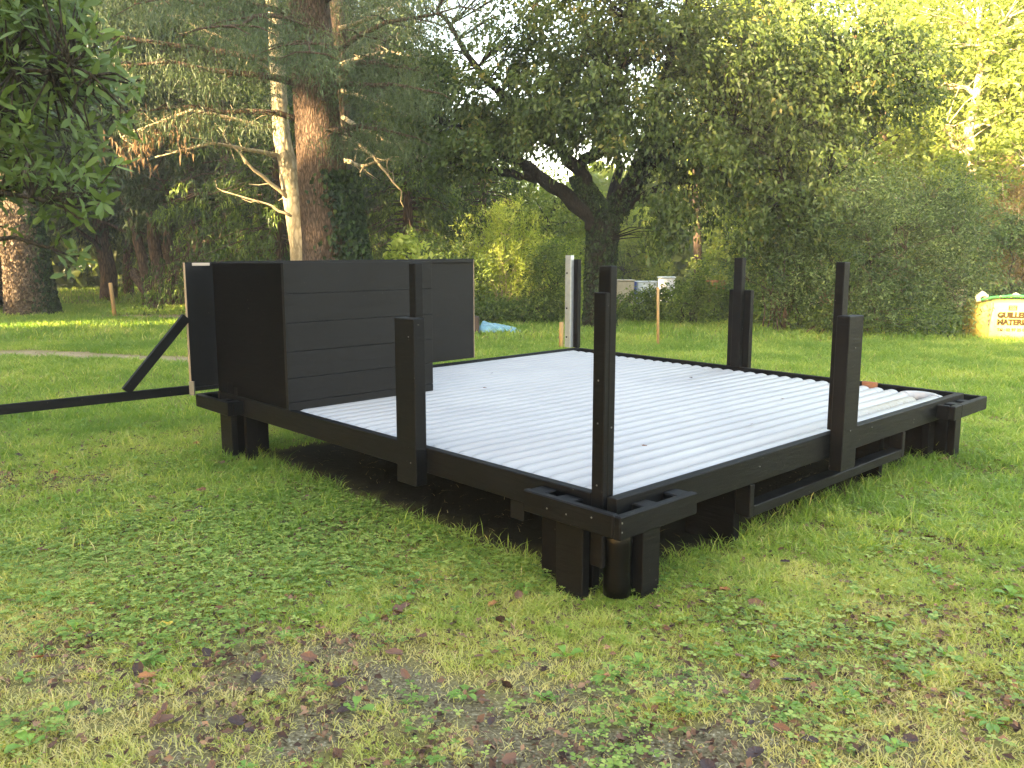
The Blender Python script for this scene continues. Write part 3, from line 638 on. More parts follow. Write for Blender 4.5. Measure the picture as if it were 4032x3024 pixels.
for (a, b) in (((-4.2, 17.1, 5.0), (-7.4, 15.6, 5.0)), ((-4.2, 17.1, 4.3), (-7.0, 16.4, 4.35)), ((-3.8, 17.1, 4.8), (-1.5, 15.8, 4.6)), ((-3.8, 17.1, 5.4), (-.9, 15.2, 5.9)), ((-4.2, 17.1, 5.9), (-6.9, 15.0, 6.0)),
               ((-4.1, 17.0, 6.0), (-4.6, 13.8, 5.2)), ((-4.0, 17.0, 5.6), (-3.3, 14.2, 4.9)), ((-3.8, 17.1, 6.5), (-.6, 16.4, 6.9)), ((-4.2, 17.1, 6.8), (-7.6, 16.6, 6.7)), ((-4.1, 17, 6.7), (-5.6, 13.8, 5.6)),
               ((-4.1, 17, 7.2), (-2.0, 14.4, 6.2)), ((-4, 17.3, 7.3), (-3.5, 20.5, 7)), ((-4.1, 17, 7.7), (-6.2, 14.4, 6.8)), ((-4.1, 17, 8.2), (-1.4, 15.6, 7.9)), ((-4.1, 17, 8.6), (-7.4, 16.8, 8.2)),
               ((-3.8, 17, 3.95), (-2.1, 16.2, 3.9)), ((-3.8, 17, 5.1), (-1.9, 16.8, 5.2)), ((-4.2, 17.1, 5.4), (-9.2, 16.6, 5.6)), ((-4.2, 17.1, 6.3), (-9, 15.5, 6.4))):
    bough(a, b, .055+.03*rng.random())
CC = np.array(cedar)
big = finish_tree('conifer', 'massive conifer with furrowed brown trunk and ivy up its right side, behind the plank screen', 'tree', B, mb, 'bark_big', CC, 54, .17, .2, .095, 'lf_cedar', aspect=.15, droop=1.3, up=-.1, svar=.4)
ivy_sleeve([(-3.72, 17.2, 0), (-3.73, 17.2, 1.5), (-3.78, 17.2, 2.6), (-3.83, 17.2, 3.3)], [.50, .46, .36, .36], 8500, .10, 'lf_ivy', big, B, side=(-.15, .48), thick=.30)

# --- pale leaning trunk with dead branches
B = (-4.6, 18.6, 0); mb = MB(); limbs = []
P = limb([(-4.46, 18.6, -.1), (-4.66, 18.6, 1.5), (-4.85, 18.65, 3.0), (-5.02, 18.7, 4.2), (-5.1, 18.75, 6), (-5.2, 18.8, 8.5)], .29, .12, 4, .02, 14)
root = empty('dead_tree', B); tag(root, 'pale bare trunk leaning beside the massive conifer, hit by sunlight', 'tree')
mb.v = [tuple(np.array(v)-np.array(B)) for v in mb.v]; mb.build('trunk', G['bark_pale'], root)
def dead_branch(pts, r0, r1, tw=8, root=root, B=B, L=.35):
    m2 = MB(); P, Rr = wobble(pts, 4, .03, r0, r1); m2.tube([q-np.array(B) for q in P], Rr, 6)
    for j in range(tw):
        i_ = rng.integers(1, len(P)); q = P[i_]; d = rng.normal(size=3)*[1, .6, .8]; d /= np.linalg.norm(d); e = q + d*L*(.5+rng.random())
        mid = (q+e)/2 + rng.normal(size=3)*.05; m2.tube([q-np.array(B), mid-np.array(B), e-np.array(B)], [r1*.9, r1*.7, .004], 4, False)
    return m2.build('dead_branch', G['dead'], root)
dead_branch([(-4.9, 18.5, 2.9), (-5.5, 18.0, 3.45), (-6.0, 17.8, 4.1)], .05, .014)
dead_branch([(-4.8, 18.4, 2.5), (-5.3, 18.3, 2.75), (-6.15, 18, 3.0)], .035, .012, 3)
dead_branch([(-5.1, 18.5, 3.8), (-6.2, 17.7, 3.95), (-7.2, 17.2, 3.6)], .05, .012, 14)
dead_branch([(-5.2, 18.5, 4.4), (-6.6, 17.6, 4.6), (-7.9, 17.3, 4.0)], .05, .012, 16)
dead_branch([(-5.2, 18.5, 5.6), (-5.8, 17.8, 6.0), (-6.9, 17.5, 6.4)], .045, .012, 14)
cc = np.array([(-7.6+rng.normal()*.35+.75*t_, 17.2, 3.75+.35*t_+rng.normal()*.16) for t_ in np.linspace(-.6, 1.9, 44)]); V, F, r = cluster_leaves(cc, 7, .10, .10, .15, aspect=.28, droop=1.0, up=-.3, dirs=np.tile([0, 0, -1.], (44*7, 1)))
link('dead_leaves', np_mesh('dead_leaves', V-np.array(B), F, r), G['lf_brown'], root)

# --- reddish trunk right of the conifer, with lit bare branches reaching right
B = (-4.2, 20.6, 0); mb = MB(); limbs = []
P = limb([(-4.3, 20.6, -.1), (-4.2, 20.6, 3), (-4.15, 20.6, 6), (-4.1, 20.6, 10), (-4.0, 20.6, 14)], .36, .15, 3, .02, 14)
CC = ell_clusters(240, [((-4, 20.6, 11), (2.6, 2.6, 3.0))], .3); twigs(mb, limbs, CC, .02, .5)
redt = finish_tree('conifer', 'reddish trunk with sunlit bare branches, just right of the massive conifer', 'tree', B, mb, 'bark_red', CC, 40, .3, .2, .2, 'lf_cedar', aspect=.25, droop=1)
for pts in ([(-4, 20.3, 6.1), (-3.0, 19.6, 6.2), (-1.8, 19.2, 6.0)], [(-4, 20.3, 5.5), (-3.0, 19.4, 5.1), (-1.9, 18.9, 4.5)], [(-4, 20.3, 4.9), (-2.8, 19.4, 4.2), (-2.0, 19, 3.8)], [(-4, 20.3, 4.5), (-3.2, 19.6, 3.9), (-2.5, 19.2, 3.1)],
            [(-4, 20.3, 6.9), (-3.0, 19.4, 6.9), (-2, 19, 7.4)], [(-4, 20.3, 3.9), (-3.4, 19.8, 3.7), (-2.7, 19.5, 3.9)]):
    dead_branch(pts, .06, .016, 14, redt, B, .4)

# --- drooping cypresses with feathery sprays
def cypress(B, H_, Rb, label, n=150, mat='lf_thuja', group=None, size=.2, lowest=.4, per=46):
    m2 = MB(); Bn = np.array(B, float); m2.tube([Bn-[0, 0, .1], Bn+[0, 0, H_*.5], Bn+[0, 0, H_]], [.2, .13, .03], 10)
    cc = []
    for j in range(n):
        h = lowest + (H_-lowest)*rng.random()**1.15; a = rng.random()*6.28; rr = Rb*(1-.75*h/H_)*(.75+.5*rng.random()); e = Bn + [math.cos(a)*rr, math.sin(a)*rr, h]; s_ = Bn+[0, 0, h+.25*rr]
        m2.tube([s_, (s_+e)/2+[0, 0, .12], e], [.03, .02, .006], 4, False)
        for t_ in (.45, .65, .85, 1.0): cc.append(s_*(1-t_)+e*t_-[0, 0, .12*t_])
    cc = np.array(cc)
    return finish_tree('cypress', label, 'tree', B, m2, 'bark_red', cc, int(per*.62), .12, .10, size*.72, mat, group, spray=.42, bias=(0, 0, -.3), sag=.5, aspect=.30, droop=.9, up=.5)
cypress((-6.2, 22.5, 0), 8.5, 2.2, 'dark green feathery cypress behind the left part of the plank screen', 170)
cypress((-8.6, 25.5, 0), 9, 2.4, 'darker feathery cypress farther left, over the black side wall', 150)
cypress((-2.9, 23.5, 0), 6.2, 1.9, 'yellowish green feathery cypress just right of the massive conifer', 150)
cypress((-13.6, 34.5, 0), 9, 2.4, 'dense feathery cypress deep in the wood, right of the dry ivy trunk', 130)
cypress((-.9, 27.5, 0), 6.5, 2.0, 'feathery cypress half hidden behind the left limb of the spreading tree', 120)

# --- shrubs
def shrub(name, label, cat, B, ells, ncl, per, size, mat, stems=8, bark='bark_dark', group=None, spread=.14, sz=.10, stem_r=.025, shell=.45, spray=.38, bias=(.1, 0, .6), sag=.3, **kw):
    m2 = MB(); CC = ell_clusters(ncl, ells, shell); CC = CC[CC[:, 2] > .05]; Bn = np.array(B, float); limbs_ = []
    for j in range(stems):
        c = CC[rng.integers(len(CC))]; s_ = Bn + [rng.normal()*ells[0][1][0]*.25, rng.normal()*.2, -.05]; mid = (s_+c)/2 + [(s_[0]-c[0])*.2, 0, .1+.1*rng.random()]
        P, Rr = wobble([s_, mid, c], 4, .04, stem_r, .008); m2.tube(P, Rr, 5); limbs_.append(P)
    twigs(m2, limbs_, CC, .007, .45, 3)
    root = empty(name, B); tag(root, label, cat, group)
    m2.v = [tuple(np.array(v)-Bn) for v in m2.v]; m2.build('stems', G[bark], root)
    V, F, r = cluster_leaves(CC, per, spread, sz, size, spray=spray, bias=bias, sag=sag, **kw); k = V.reshape(-1, 4, 3)[:, :, 2].min(1) > .0; V = V.reshape(-1, 4, 3)[k].reshape(-1, 3); r = r.reshape(-1, 4)[k].ravel(); F = np.arange(len(V)).reshape(-1, 4)
    link('foliage', np_mesh('foliage', V-Bn, F, r), G[mat], root); return root
shrub('large_shrub', 'big rounded dark green shrub at the right, behind the right end of the platform', 'shrub', (7.6, 18.0, 0),
      [((7.4, 18.0, 1.9), (1.9, 1.4, 1.5)), ((8.7, 18.0, 1.6), (1.6, 1.3, 1.45)), ((9.2, 18.2, 2.2), (1.0, 1.0, 1.1)), ((6.8, 17.8, 2.5), (1.2, 1.1, .9)), ((8.2, 17.4, .7), (1.5, .9, .7))], 900, 64, .068, 'lf_shrub', 16, bark='bark_red', spread=.14, sz=.12, shell=.6, spray=.62, bias=(.5, -.1, .5), sag=.2, aspect=.42, up=.5, droop=.2)
shrub('stemmy_shrub', 'leggy shrub with thin pale bare stems, left of the big rounded shrub', 'shrub', (6.0, 18.6, 0),
      [((6.0, 18.6, 2.2), (1.0, .9, .8)), ((5.4, 18.8, 1.5), (.7, .7, .5)), ((6.2, 18.3, .9), (.7, .5, .6))], 230, 45, .07, 'lf_shrub', 16, bark='bark_red', spread=.17, stem_r=.02)
shrub('bright_shrub', 'tall yellow green willowy shrub lit by the sun, left of the spreading tree trunk', 'shrub', (-.2, 22.5, 0),
      [((-.2, 22.5, 1.8), (.9, .8, 1.5)), ((.6, 22.8, 1.3), (.8, .7, 1.2)), ((-1.0, 22.5, 1.1), (.7, .6, 1.1)), ((1.3, 22.9, 1.0), (.6, .6, 1.2))], 430, 50, .10, 'lf_bright', 18, bark='dead', spread=.12, sz=.22, aspect=.2, droop=-.4, up=-.2, dirs=None)
shrub('green_shrub', 'mid green upright shrub behind the right end of the plank screen', 'shrub', (-2.0, 21.5, 0), [((-2.0, 21.5, 1.2), (.8, .7, 1.1)), ((-1.2, 21.8, .9), (.6, .6, .8))], 190, 46, .1, 'lf_under', 10, spread=.14, sz=.2, aspect=.3, droop=-.2)
shrub('broadleaf_sapling', 'small bright leafy sapling showing above the back panel', 'sapling', (-2.25, 17.6, 0), [((-2.25, 17.6, 1.55), (.34, .3, .5))], 34, 14, .16, 'lf_bright', 5, spread=.1, sz=.08, aspect=.5)
shrub('purple_flower_shrub', 'green shrub just left of the dark forked trunk', 'shrub', (.95, 21.0, 0), [((.95, 21, 1.2), (.6, .6, .9))], 110, 45, .1, 'lf_under', 8, spread=.14, sz=.2, aspect=.25, droop=-.2)
u_l = ['low dark bramble clump under the left side of the spreading tree', 'low bramble clump right of the dark forked trunk', 'leafy undergrowth clump between the two thin wooden stakes and the far post', 'low undergrowth clump behind the tall far post', 'dark undergrowth clump under the leggy shrub', 'undergrowth clump at the left foot of the big rounded shrub', 'bramble clump beyond the blue tarp']
for j, (x_, y_, w_, h_) in enumerate(((.6, 20.9, .8, .5), (3.1, 21.4, .9, .6), (4.3, 20.6, .8, .95), (5.3, 21.9, 1.0, .7), (6.4, 20.4, .9, 1.1), (6.9, 18.0, .7, .45), (-.8, 20.8, .9, .4))):
    shrub('bramble', u_l[j], 'bramble', (x_, y_, 0), [((x_, y_, h_*.45), (w_*.9, .7, h_*.6)), ((x_+w_*.5, y_, h_*.8), (w_*.45, .5, h_*.55))], 120, 36, .085, 'lf_under', 6, spread=.15, sz=.1, group='undergrowth clumps along the back of the lawn')
shrub('rust_shrub', 'rust brown drying bush behind the yellow bag', 'shrub', (12.0, 20.0, 0), [((12.0, 20.0, 1.6), (.8, .8, 1.2)), ((12.2, 20.2, 2.7), (.8, .8, .9))], 200, 40, .08, 'lf_rust', 22, bark='dead', spread=.2, stem_r=.03)
shrub('dark_shrub', 'dark green bush above the left end of the yellow bag', 'shrub', (11.5, 19.2, 0), [((11.5, 19.2, 2.0), (.6, .6, .5)), ((11.3, 18.9, .6), (.8, .5, .6))], 90, 50, .08, 'lf_shrub', 8, spread=.14)

# --- tall trees of the background: a few built, many copied
def generic(name, H_, cb, cr, r0, mat, bark, ncl, per, size, label, group, lean=0, **kw):
    m2 = MB(); lm = []; P, Rr = wobble([(0, 0, -.1), (lean*.4, 0, H_*.4), (lean, 0, H_*.85)], 5, .08, r0, r0*.25); m2.tube(P, Rr, 10); lm.append(P)
    nb_ = 9
    for j in range(nb_):
        z_ = cb + (H_-cb)*(.05+.75*j/nb_); i_ = min(len(P)-1, int(z_/(H_*.85)*(len(P)-1))); a = j*2.4; q = np.array(P[i_]); rr = cr*(.8-.4*j/nb_)
        Q, Qr = wobble([q, q+[math.cos(a)*rr*.6, math.sin(a)*rr*.6, .6], q+[math.cos(a)*rr, math.sin(a)*rr, 1.0]], 3, .1, r0*.35, .03); m2.tube(Q, Qr, 5); lm.append(Q)
    ells = [((lean*.8, 0, (cb+H_)/2), (cr*.8, cr*.8, (H_-cb)/2))] + [((math.cos(a)*cr*.5, math.sin(a)*cr*.5, cb+(H_-cb)*f), (cr*.5, cr*.5, (H_-cb)*.22)) for a, f in ((0, .25), (2, .4), (4, .3), (1, .65), (3, .6), (5, .75))]
    CC = ell_clusters(ncl, ells, .45); twigs(m2, lm, CC, .02, .4, 3)
    return finish_tree(name, label, 'tree', (0, 0, 0), m2, bark, CC, per, .40, .26, size, mat, group, spray=.7, sag=.4, **kw)
K = {}
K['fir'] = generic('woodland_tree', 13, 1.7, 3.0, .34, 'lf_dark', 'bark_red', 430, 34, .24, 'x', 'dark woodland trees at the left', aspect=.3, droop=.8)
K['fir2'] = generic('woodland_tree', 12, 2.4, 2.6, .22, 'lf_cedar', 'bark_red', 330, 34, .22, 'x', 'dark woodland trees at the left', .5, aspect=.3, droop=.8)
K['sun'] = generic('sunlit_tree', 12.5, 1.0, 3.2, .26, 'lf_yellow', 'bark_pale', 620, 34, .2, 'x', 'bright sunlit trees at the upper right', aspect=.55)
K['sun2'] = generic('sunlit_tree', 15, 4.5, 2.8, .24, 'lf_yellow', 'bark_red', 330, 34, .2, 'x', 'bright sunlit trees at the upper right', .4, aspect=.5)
K['hedge'] = generic('woodland_tree', 5.5, .2, 2.2, .12, 'lf_yellow', 'bark_dark', 420, 34, .15, 'x', 'leafy trees far behind the middle of the lawn', aspect=.5)
used = set()
def put(kind, x_, y_, label, s_=1., rz=None):
    o = K[kind] if kind not in used else copy_tree(K[kind]); used.add(kind)
    o.location = (x_, y_, 0); o.rotation_euler = (0, 0, rng.random()*6.28 if rz is None else rz); o.scale = (s_, s_, s_); o['label'] = label; return o
pos_l = [('fir', -10.4, 27.5, 1), ('fir', -13.2, 32, 1.05), ('fir2', -9.0, 31, 1), ('fir2', -11.6, 30.5, .95), ('fir', -16.5, 34, 1), ('fir2', -7.2, 34, 1.1), ('fir', -5.0, 33, 1.1), ('fir', -19.0, 30.5, 1), ('fir2', -14.4, 37, 1.1),
         ('fir', -10.2, 38, 1.15), ('fir2', -6.6, 40, 1.1), ('fir', -5.6, 38, 1.0), ('fir2', -18.4, 40, 1.15), ('fir', -22, 37, 1.1), ('fir', -14, 45, 1.2), ('fir2', -9, 47, 1.2), ('fir', -8, 46, 1.2), ('fir2', -20, 48, 1.2), ('fir', -26, 46, 1.2)]
wl_ = ['woodland tree nearest the black side wall,', 'woodland tree right behind the old multi-stemmed tree,', 'woodland tree just left of the black panels,', 'woodland tree between the multi-stemmed tree and the panels,', 'woodland tree just right of the thick ivy trunk,', 'woodland tree behind the dark cypress,', 'woodland tree behind the pale leaning trunk,', 'woodland tree at the very left edge of the wood,', 'second woodland tree right of the ivy trunk,', 'woodland tree deep in the wood above the black panels,', 'woodland tree deep in the wood behind the dark cypress,', 'woodland tree deep in the wood behind the yellowish cypress,', 'woodland tree deep in the wood behind the ivy trunk,', 'woodland tree deep in the wood at the left edge,', 'farthest woodland tree above the thin stake,', 'farthest woodland tree above the black side wall,', 'farthest woodland tree behind the massive conifer,', 'farthest woodland tree left of the ivy trunk,', 'farthest woodland tree at the left edge of the picture,']
for j, (k, x_, y_, s_) in enumerate(pos_l):
    put(k, x_, y_, wl_[j] + (' with a thick reddish trunk' if k == 'fir' else ' with a thin leaning trunk'), s_)
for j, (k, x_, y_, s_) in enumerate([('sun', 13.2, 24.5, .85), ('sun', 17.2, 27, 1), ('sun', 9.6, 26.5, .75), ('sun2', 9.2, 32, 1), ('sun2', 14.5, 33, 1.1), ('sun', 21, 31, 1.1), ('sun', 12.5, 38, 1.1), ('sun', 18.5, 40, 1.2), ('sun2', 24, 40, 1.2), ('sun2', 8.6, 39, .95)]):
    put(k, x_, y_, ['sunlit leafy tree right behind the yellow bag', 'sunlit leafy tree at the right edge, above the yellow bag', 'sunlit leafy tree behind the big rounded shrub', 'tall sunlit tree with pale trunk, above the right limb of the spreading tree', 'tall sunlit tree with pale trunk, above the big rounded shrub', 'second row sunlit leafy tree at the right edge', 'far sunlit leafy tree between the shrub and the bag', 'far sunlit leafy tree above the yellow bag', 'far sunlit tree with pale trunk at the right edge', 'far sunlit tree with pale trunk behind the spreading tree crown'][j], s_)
for j, (x_, y_, s_) in enumerate([(-1.2, 30, 1.0), (1.4, 29, .85), (8.5, 30, .8), (1.0, 37, .9), (5.5, 40, .8), (-2.8, 29.5, .9), (11, 34, 1)]):
    put('hedge', x_, y_, ['leafy tree far behind the bright willowy shrub', 'small leafy tree seen through the fork of the spreading tree', 'leafy tree behind the leggy shrub', 'farthest leafy tree left of the forked trunk', 'leafy tree beyond the white panels', 'leafy tree behind the yellowish cypress', 'leafy tree hidden behind the big rounded shrub'][j], s_)

# --- far wood closing the view all round
n = 60000; a = R(-62)+R(124)*rng.random(n); rr_ = 52+16*rng.random(n); hgt = (13-8.5*np.exp(-((a-.02)/.11)**2))*rng.random(n)**1.1*(.55+.6*vnoise(a*14, rr_*.05, 3)); C_ = np.stack([np.sin(a)*rr_, np.cos(a)*rr_, hgt], 1)
V, F = leaf_quads(C_, .55+.5*rng.random(n), aspect=.7, up=.2); fw = link('far_wood', np_mesh('far_wood', V, F, np.repeat(np.clip(.5*vnoise(a*30, hgt*.5, 9)+.5*rng.random(n), 0, 1), 4)), G['lf_far']); tag(fw, 'mass of far trees closing the view behind the clearing', 'wood', kind='stuff')
# --- thick ivy-covered trunk at the far left, and a second trunk behind it
G['bark_ivy'] = bark_mat('bark_ivy', (.04, .03, .022), (.17, .13, .09), (4, 4, 1.5), 1.0, 5)
def big_trunk(B, r, label, H_=9, bark='bark_ivy', ivy=True, lean=-.4):
    m2 = MB(); Bn = np.array(B, float); P = [Bn+[0, 0, -.1], Bn+[0, 0, .35], Bn+[lean*.1, 0, 1.2], Bn+[lean*.4, 0, 3], Bn+[lean, 0, H_]]; m2.tube(P, [r*1.35, r*1.08, r*.95, r*.85, r*.55], 20)
    lm = [[p_ for p_ in P[3:]]]; CC = ell_clusters(320, [((B[0]+lean, B[1], H_+1), (3.4, 3.0, 3.2))], .4); twigs(m2, lm, CC, .03, .4)
    root = finish_tree('ivy_tree', label, 'tree', B, m2, bark, CC, 36, .4, .25, .22, 'lf_dark', aspect=.5)
    if ivy:
        ivy_sleeve(P[:4], [r*1.2, r*1.05, r*.95, r*.85], 8000, .085, 'dry_ivy', root, B, thick=.05, name='dry_ivy')
        ivy_sleeve(P[:4], [r*1.2, r*1.05, r*.95, r*.85], 2600, .10, 'lf_ivy', root, B, side=(.1, .45), thick=.12)
    return root
big_trunk((-14.0, 24.2, 0), .58, 'thick trunk covered in dry ivy at the far left of the lawn')
big_trunk((-17.6, 27.5, 0), .5, 'trunk at the very left edge, behind the dry ivy trunk', ivy=False, bark='bark_red')
# multi-stemmed old yew with a sawn limb
B = (-12.0, 28.6, 0); mb = MB(); limbs = []
for k, (dx, tx, r0) in enumerate(((-.5, -1.0, .2), (-.1, -.3, .24), (.25, .3, .2), (.6, 1.0, .22), (1.0, 1.3, .16))):
    limb([(B[0]+dx, B[1]+.1*k, -.1), (B[0]+dx*1.1, B[1], 1.6), (B[0]+tx*1.3, B[1], 4.4)], r0*1.2, r0*.6, 4, .03, 10)
ys = finish_tree('multi_stem_tree', 'cluster of several old reddish stems, left of the black panels', 'tree', B, mb, 'bark_red', ell_clusters(200, [((B[0], B[1], 5.4), (2.2, 1.8, 1.8))], .4), 36, .3, .2, .16, 'lf_cedar', aspect=.3, droop=.8)
m2 = MB(); P, Rr = wobble([(0.55, -2.0, -.05), (.35, -2.0, .5), (0.0, -1.9, 1.0), (-.15, -1.8, 1.25)], 3, .03, .17, .13); m2.tube(P, Rr, 12); m2.build('sawn_limb', G['bark_big'], ys)

# --- rhododendron hanging in from the left, close to the camera
def rhodo():
    B = np.array([-5.6, 7.6, 0.]); root = empty('rhododendron', tuple(B)); tag(root, 'large glossy leaved rhododendron overhanging from the left, close to the camera', 'shrub')
    m2 = MB(); limbs_ = []
    tips = []
    ells = [((-4.6, 7.6, 3.3), (1.15, 1.0, 1.1)), ((-3.95, 7.3, 3.15), (.75, .7, .7)), ((-4.3, 7.4, 2.3), (.75, .6, .45)), ((-5.4, 7.8, 2.8), (.9, .9, 1.2)), ((-3.75, 7.1, 2.1), (.3, .3, .25)), ((-3.9, 7.3, 4.0), (.6, .6, .6))]
    T = ell_clusters(620, ells, .45)
    for e in ((-3.75, 7.0, 1.72), (-3.6, 7.0, 1.55), (-3.95, 7.0, 1.9), (-3.5, 6.9, 1.85), (-3.2, 7.0, 2.65), (-3.1, 7.0, 2.95), (-3.3, 7.1, 2.3), (-3.5, 7.1, 2.1), (-3.4, 7, 2.0), (-3.7, 7, 1.45), (-3.05, 7, 2.5)): T = np.vstack([T, e])
    for e in ((-3.7, 7.0, 1.95), (-3.4, 7.0, 3.0), (-4.3, 7.1, 3.9), (-4.6, 7, 2.4), (-3.9, 7.1, 1.62)):
        P, Rr = wobble([tuple(B+[rng.normal()*.2, 0, .0]), (-5.3, 7.5, 1.9 if e[2] > 2 else 1.4), tuple((np.array(e)+[-5.2, 7.4, e[2]+.3])/2), e], 4, .05, .05, .012); m2.tube([q-B for q in P], Rr, 7); limbs_.append([q for q in P])
    nodes = np.array([p_ for L in limbs_ for p_ in L])
    for c in T:
        j = int(np.argmin(np.linalg.norm(nodes-c, axis=1))); a = nodes[j]; m2.tube([a-B, (a+c)/2-B+rng.normal(size=3)*.04, c-B], [.012, .009, .006], 4, False)
    m2.build('stems', G['bark_dark'], root)
    prof = [(-.02, .05), (.25, .36), (.55, .5), (.8, .38), (1.0, .02)]; Vs = []; rs = []
    for c in T:
        ax = rng.normal(size=3)*.5+[.5, -.25, .45]; ax /= np.linalg.norm(ax); k = rng.integers(6, 10); a0 = rng.random()*6.28; tr_ = rng.random()
        b1 = np.cross(ax, [0, 0, 1]); b1 /= np.linalg.norm(b1); b2 = np.cross(ax, b1); young = rng.random() < .18
        for q in range(k):
            a = a0+q*2.4; el = -.1+.22*q*.5+.5*rng.random() + (.5 if young else 0); d = (b1*math.cos(a)+b2*math.sin(a))*math.cos(el)+ax*math.sin(el); d[2] -= .15 if not young else 0; d /= np.linalg.norm(d)
            s_ = np.cross(d, ax); s_ /= np.linalg.norm(s_); nn = np.cross(s_, d); L = .085+.085*rng.random(); w_ = L*.31; cq = c + ax*(.022*(q-3)) + rng.normal(size=3)*.012
            for (t_, ww) in prof:
                cl = cq + d*L*(t_+.05) - nn*L*(.22*t_*t_)*-1*(-1 if not young else .2)
                Vs += [cl+s_*w_*ww+nn*L*.04*ww, cl-nn*.0, cl-s_*w_*ww+nn*L*.04*ww]
            rs += [min(1, max(0, (.25+.45*tr_*rng.random()+(.35 if young else 0))))]*15
    n = len(Vs)//15; one = []
    for q in range(4):
        one += [(q*3, q*3+1, q*3+4, q*3+3), (q*3+1, q*3+2, q*3+5, q*3+4)]
    F = (np.arange(n)[:, None, None]*15+np.array(one)[None]).reshape(-1, 4)
    link('foliage', np_mesh('foliage', np.array(Vs)-B, F, rs, True), G['lf_rhodo'], root)
rhodo()

# --- trees standing behind the viewer's left side; they put the lawn in open shade
def shade_tree(x_, y_, H_, r_, holes, label):
    global SUNHOLES
    SUNHOLES = holes
    m2 = MB(); P, Rr = wobble([(x_, y_, -.1), (x_, y_, H_*.5), (x_, y_, H_*.9)], 4, .06, .3, .08); m2.tube(P, Rr, 10)
    CC = ell_clusters(int(40*r_*H_/3), [((x_, y_, H_*.52), (r_, r_, H_*.50))], .15); CC = CC[CC[:, 2] > .8]
    finish_tree('shade_tree', label, 'tree', (x_, y_, 0), m2, 'bark_dark', CC, 30, .35, .28, .34, 'lf_dark', 'tall trees standing behind the viewer', aspect=.6)
    SUNHOLES = None
holes = [((10.2, 16.5, .5), .75), ((-14.2, 23.8, 1.6), 1.25), ((-14.2, 23.8, 3.2), .9)]  # gaps cut through the unseen trees' leaves to aim sunbeams at these spots
holes += [((-4.42-.14*z_, 18.5, z_), .30) for z_ in np.arange(.3, 7.5, .4)]                      # pale trunk
holes += [((-4.0, 20.3, z_), .28) for z_ in np.arange(3.5, 8, .5)]                                 # reddish trunk
holes += [(q_, r_) for q_, r_ in (((-7.2, 17.3, 3.9), .7), ((-6.3, 17.5, 4.6), .5), ((-2.6, 19.3, 4.6), .5), ((-2.6, 19.3, 6.0), .5), ((-6.6, 17.6, 5.6), .5), ((-.2, 22.2, 2.4), 1.0), ((-.6, 22.2, 1.3), .8), ((.5, 22.3, 1.9), .7), ((-12, 19, 0), .8), ((-9, 20, .2), .5), ((-3.9, 16.8, 2.0), .14), ((-3.9, 16.8, 3.3), .12), ((-2.0, 19, 3.3), .6), ((-6.0, 20.6, 2.6), .45), ((-7.2, 22, 3.4), .4), ((-5.5, 20.8, 3.6), .3), ((-8.0, 23.5, 2.2), .5), ((-2.6, 22.2, 2.4), .6), ((-2.2, 22, 3.6), .5), ((-9.5, 24, 3.6), .4))]
hx, hy = hv.x, hv.y; nx_, ny_ = -hy, hx   # across the sun's direction
c_ = 5.0; k = 0
while c_ > -47:
    dist = 15 + (k % 2)*2; left = c_ < -15
    shade_tree(hx*dist+nx_*c_, hy*dist+ny_*c_, (18.0 if left else (14.0 if c_ > -10.5 else 15.2))+.8*math.sin(k*2.3), 2.9 if left else 2.5, holes, 'tall dark tree standing behind the viewer, outside the picture')
    c_ -= 3.3 if left else 2.7; k += 1

# ------------------------------------------------------------------ small things
def stake(x_, y_, h, r, lean, label):
    B = Vector((x_, y_, 0)); mb = MB(); mb.tube([(0, 0, -.05), (lean*.5, 0, h*.5), (lean, 0, h)], [r, r*1.02, r*.95], 9); o = mb.build('wooden_stake', G['stake']); o.location = B; tag(o, label, 'stake')
stake(-11.3, 23.6, .93, .055, -.06, 'thin orange brown stake in the lawn, left of the black panels')
stake(.87, 14.6, .46, .04, 0, 'short thick wooden stake beside the silver metal channel')
stake(2.69, 15.2, 1.05, .026, -.03, 'tall thin wooden stake right of the near corner post')
# crumpled blue tarp
n = 26; gx_, gy_ = np.meshgrid(np.linspace(0, 1, n), np.linspace(0, 1, n)); a = gx_.ravel(); b = gy_.ravel()
hh = (.20*(1-a)**.8*(.4+.8*fbm(a*5, b*5, 4)) + .06*fbm(a*14, b*14, 9))*np.clip(np.minimum(b, 1-b)*6, 0, 1)*np.clip(np.minimum(a, 1-a)*8, 0, 1)
V = np.stack([(a-.5)*.95+.03*vnoise(b*8, a*3, 2), (b-.5)*.7+.05*vnoise(a*8, b*4, 3), hh+.01], 1); i = np.arange(n-1); I, J = np.meshgrid(i, i); q = (J*n+I).ravel()
o = link('tarp', np_mesh('tarp', V, np.stack([q, q+1, q+n+1, q+n], 1)), G['tarp']); o.location = (-.30, 17.9, 0.02); tag(o, 'crumpled light blue plastic tarp lying on the lawn behind the back panel', 'tarp')
G['brown'] = plain('brown_wood', (.05, .03, .02), .7)
mb = MB(); mb.box((-.28, -.2, 0), (.13, .2, .36), None, .01); mb.box((-.24, -.16, .361), (.09, .16, .372), None, .003); o = mb.build('wooden_box', G['brown']); o.location = (-.83, 17.6, 0); tag(o, 'dark brown wooden box beside the blue tarp', 'box')

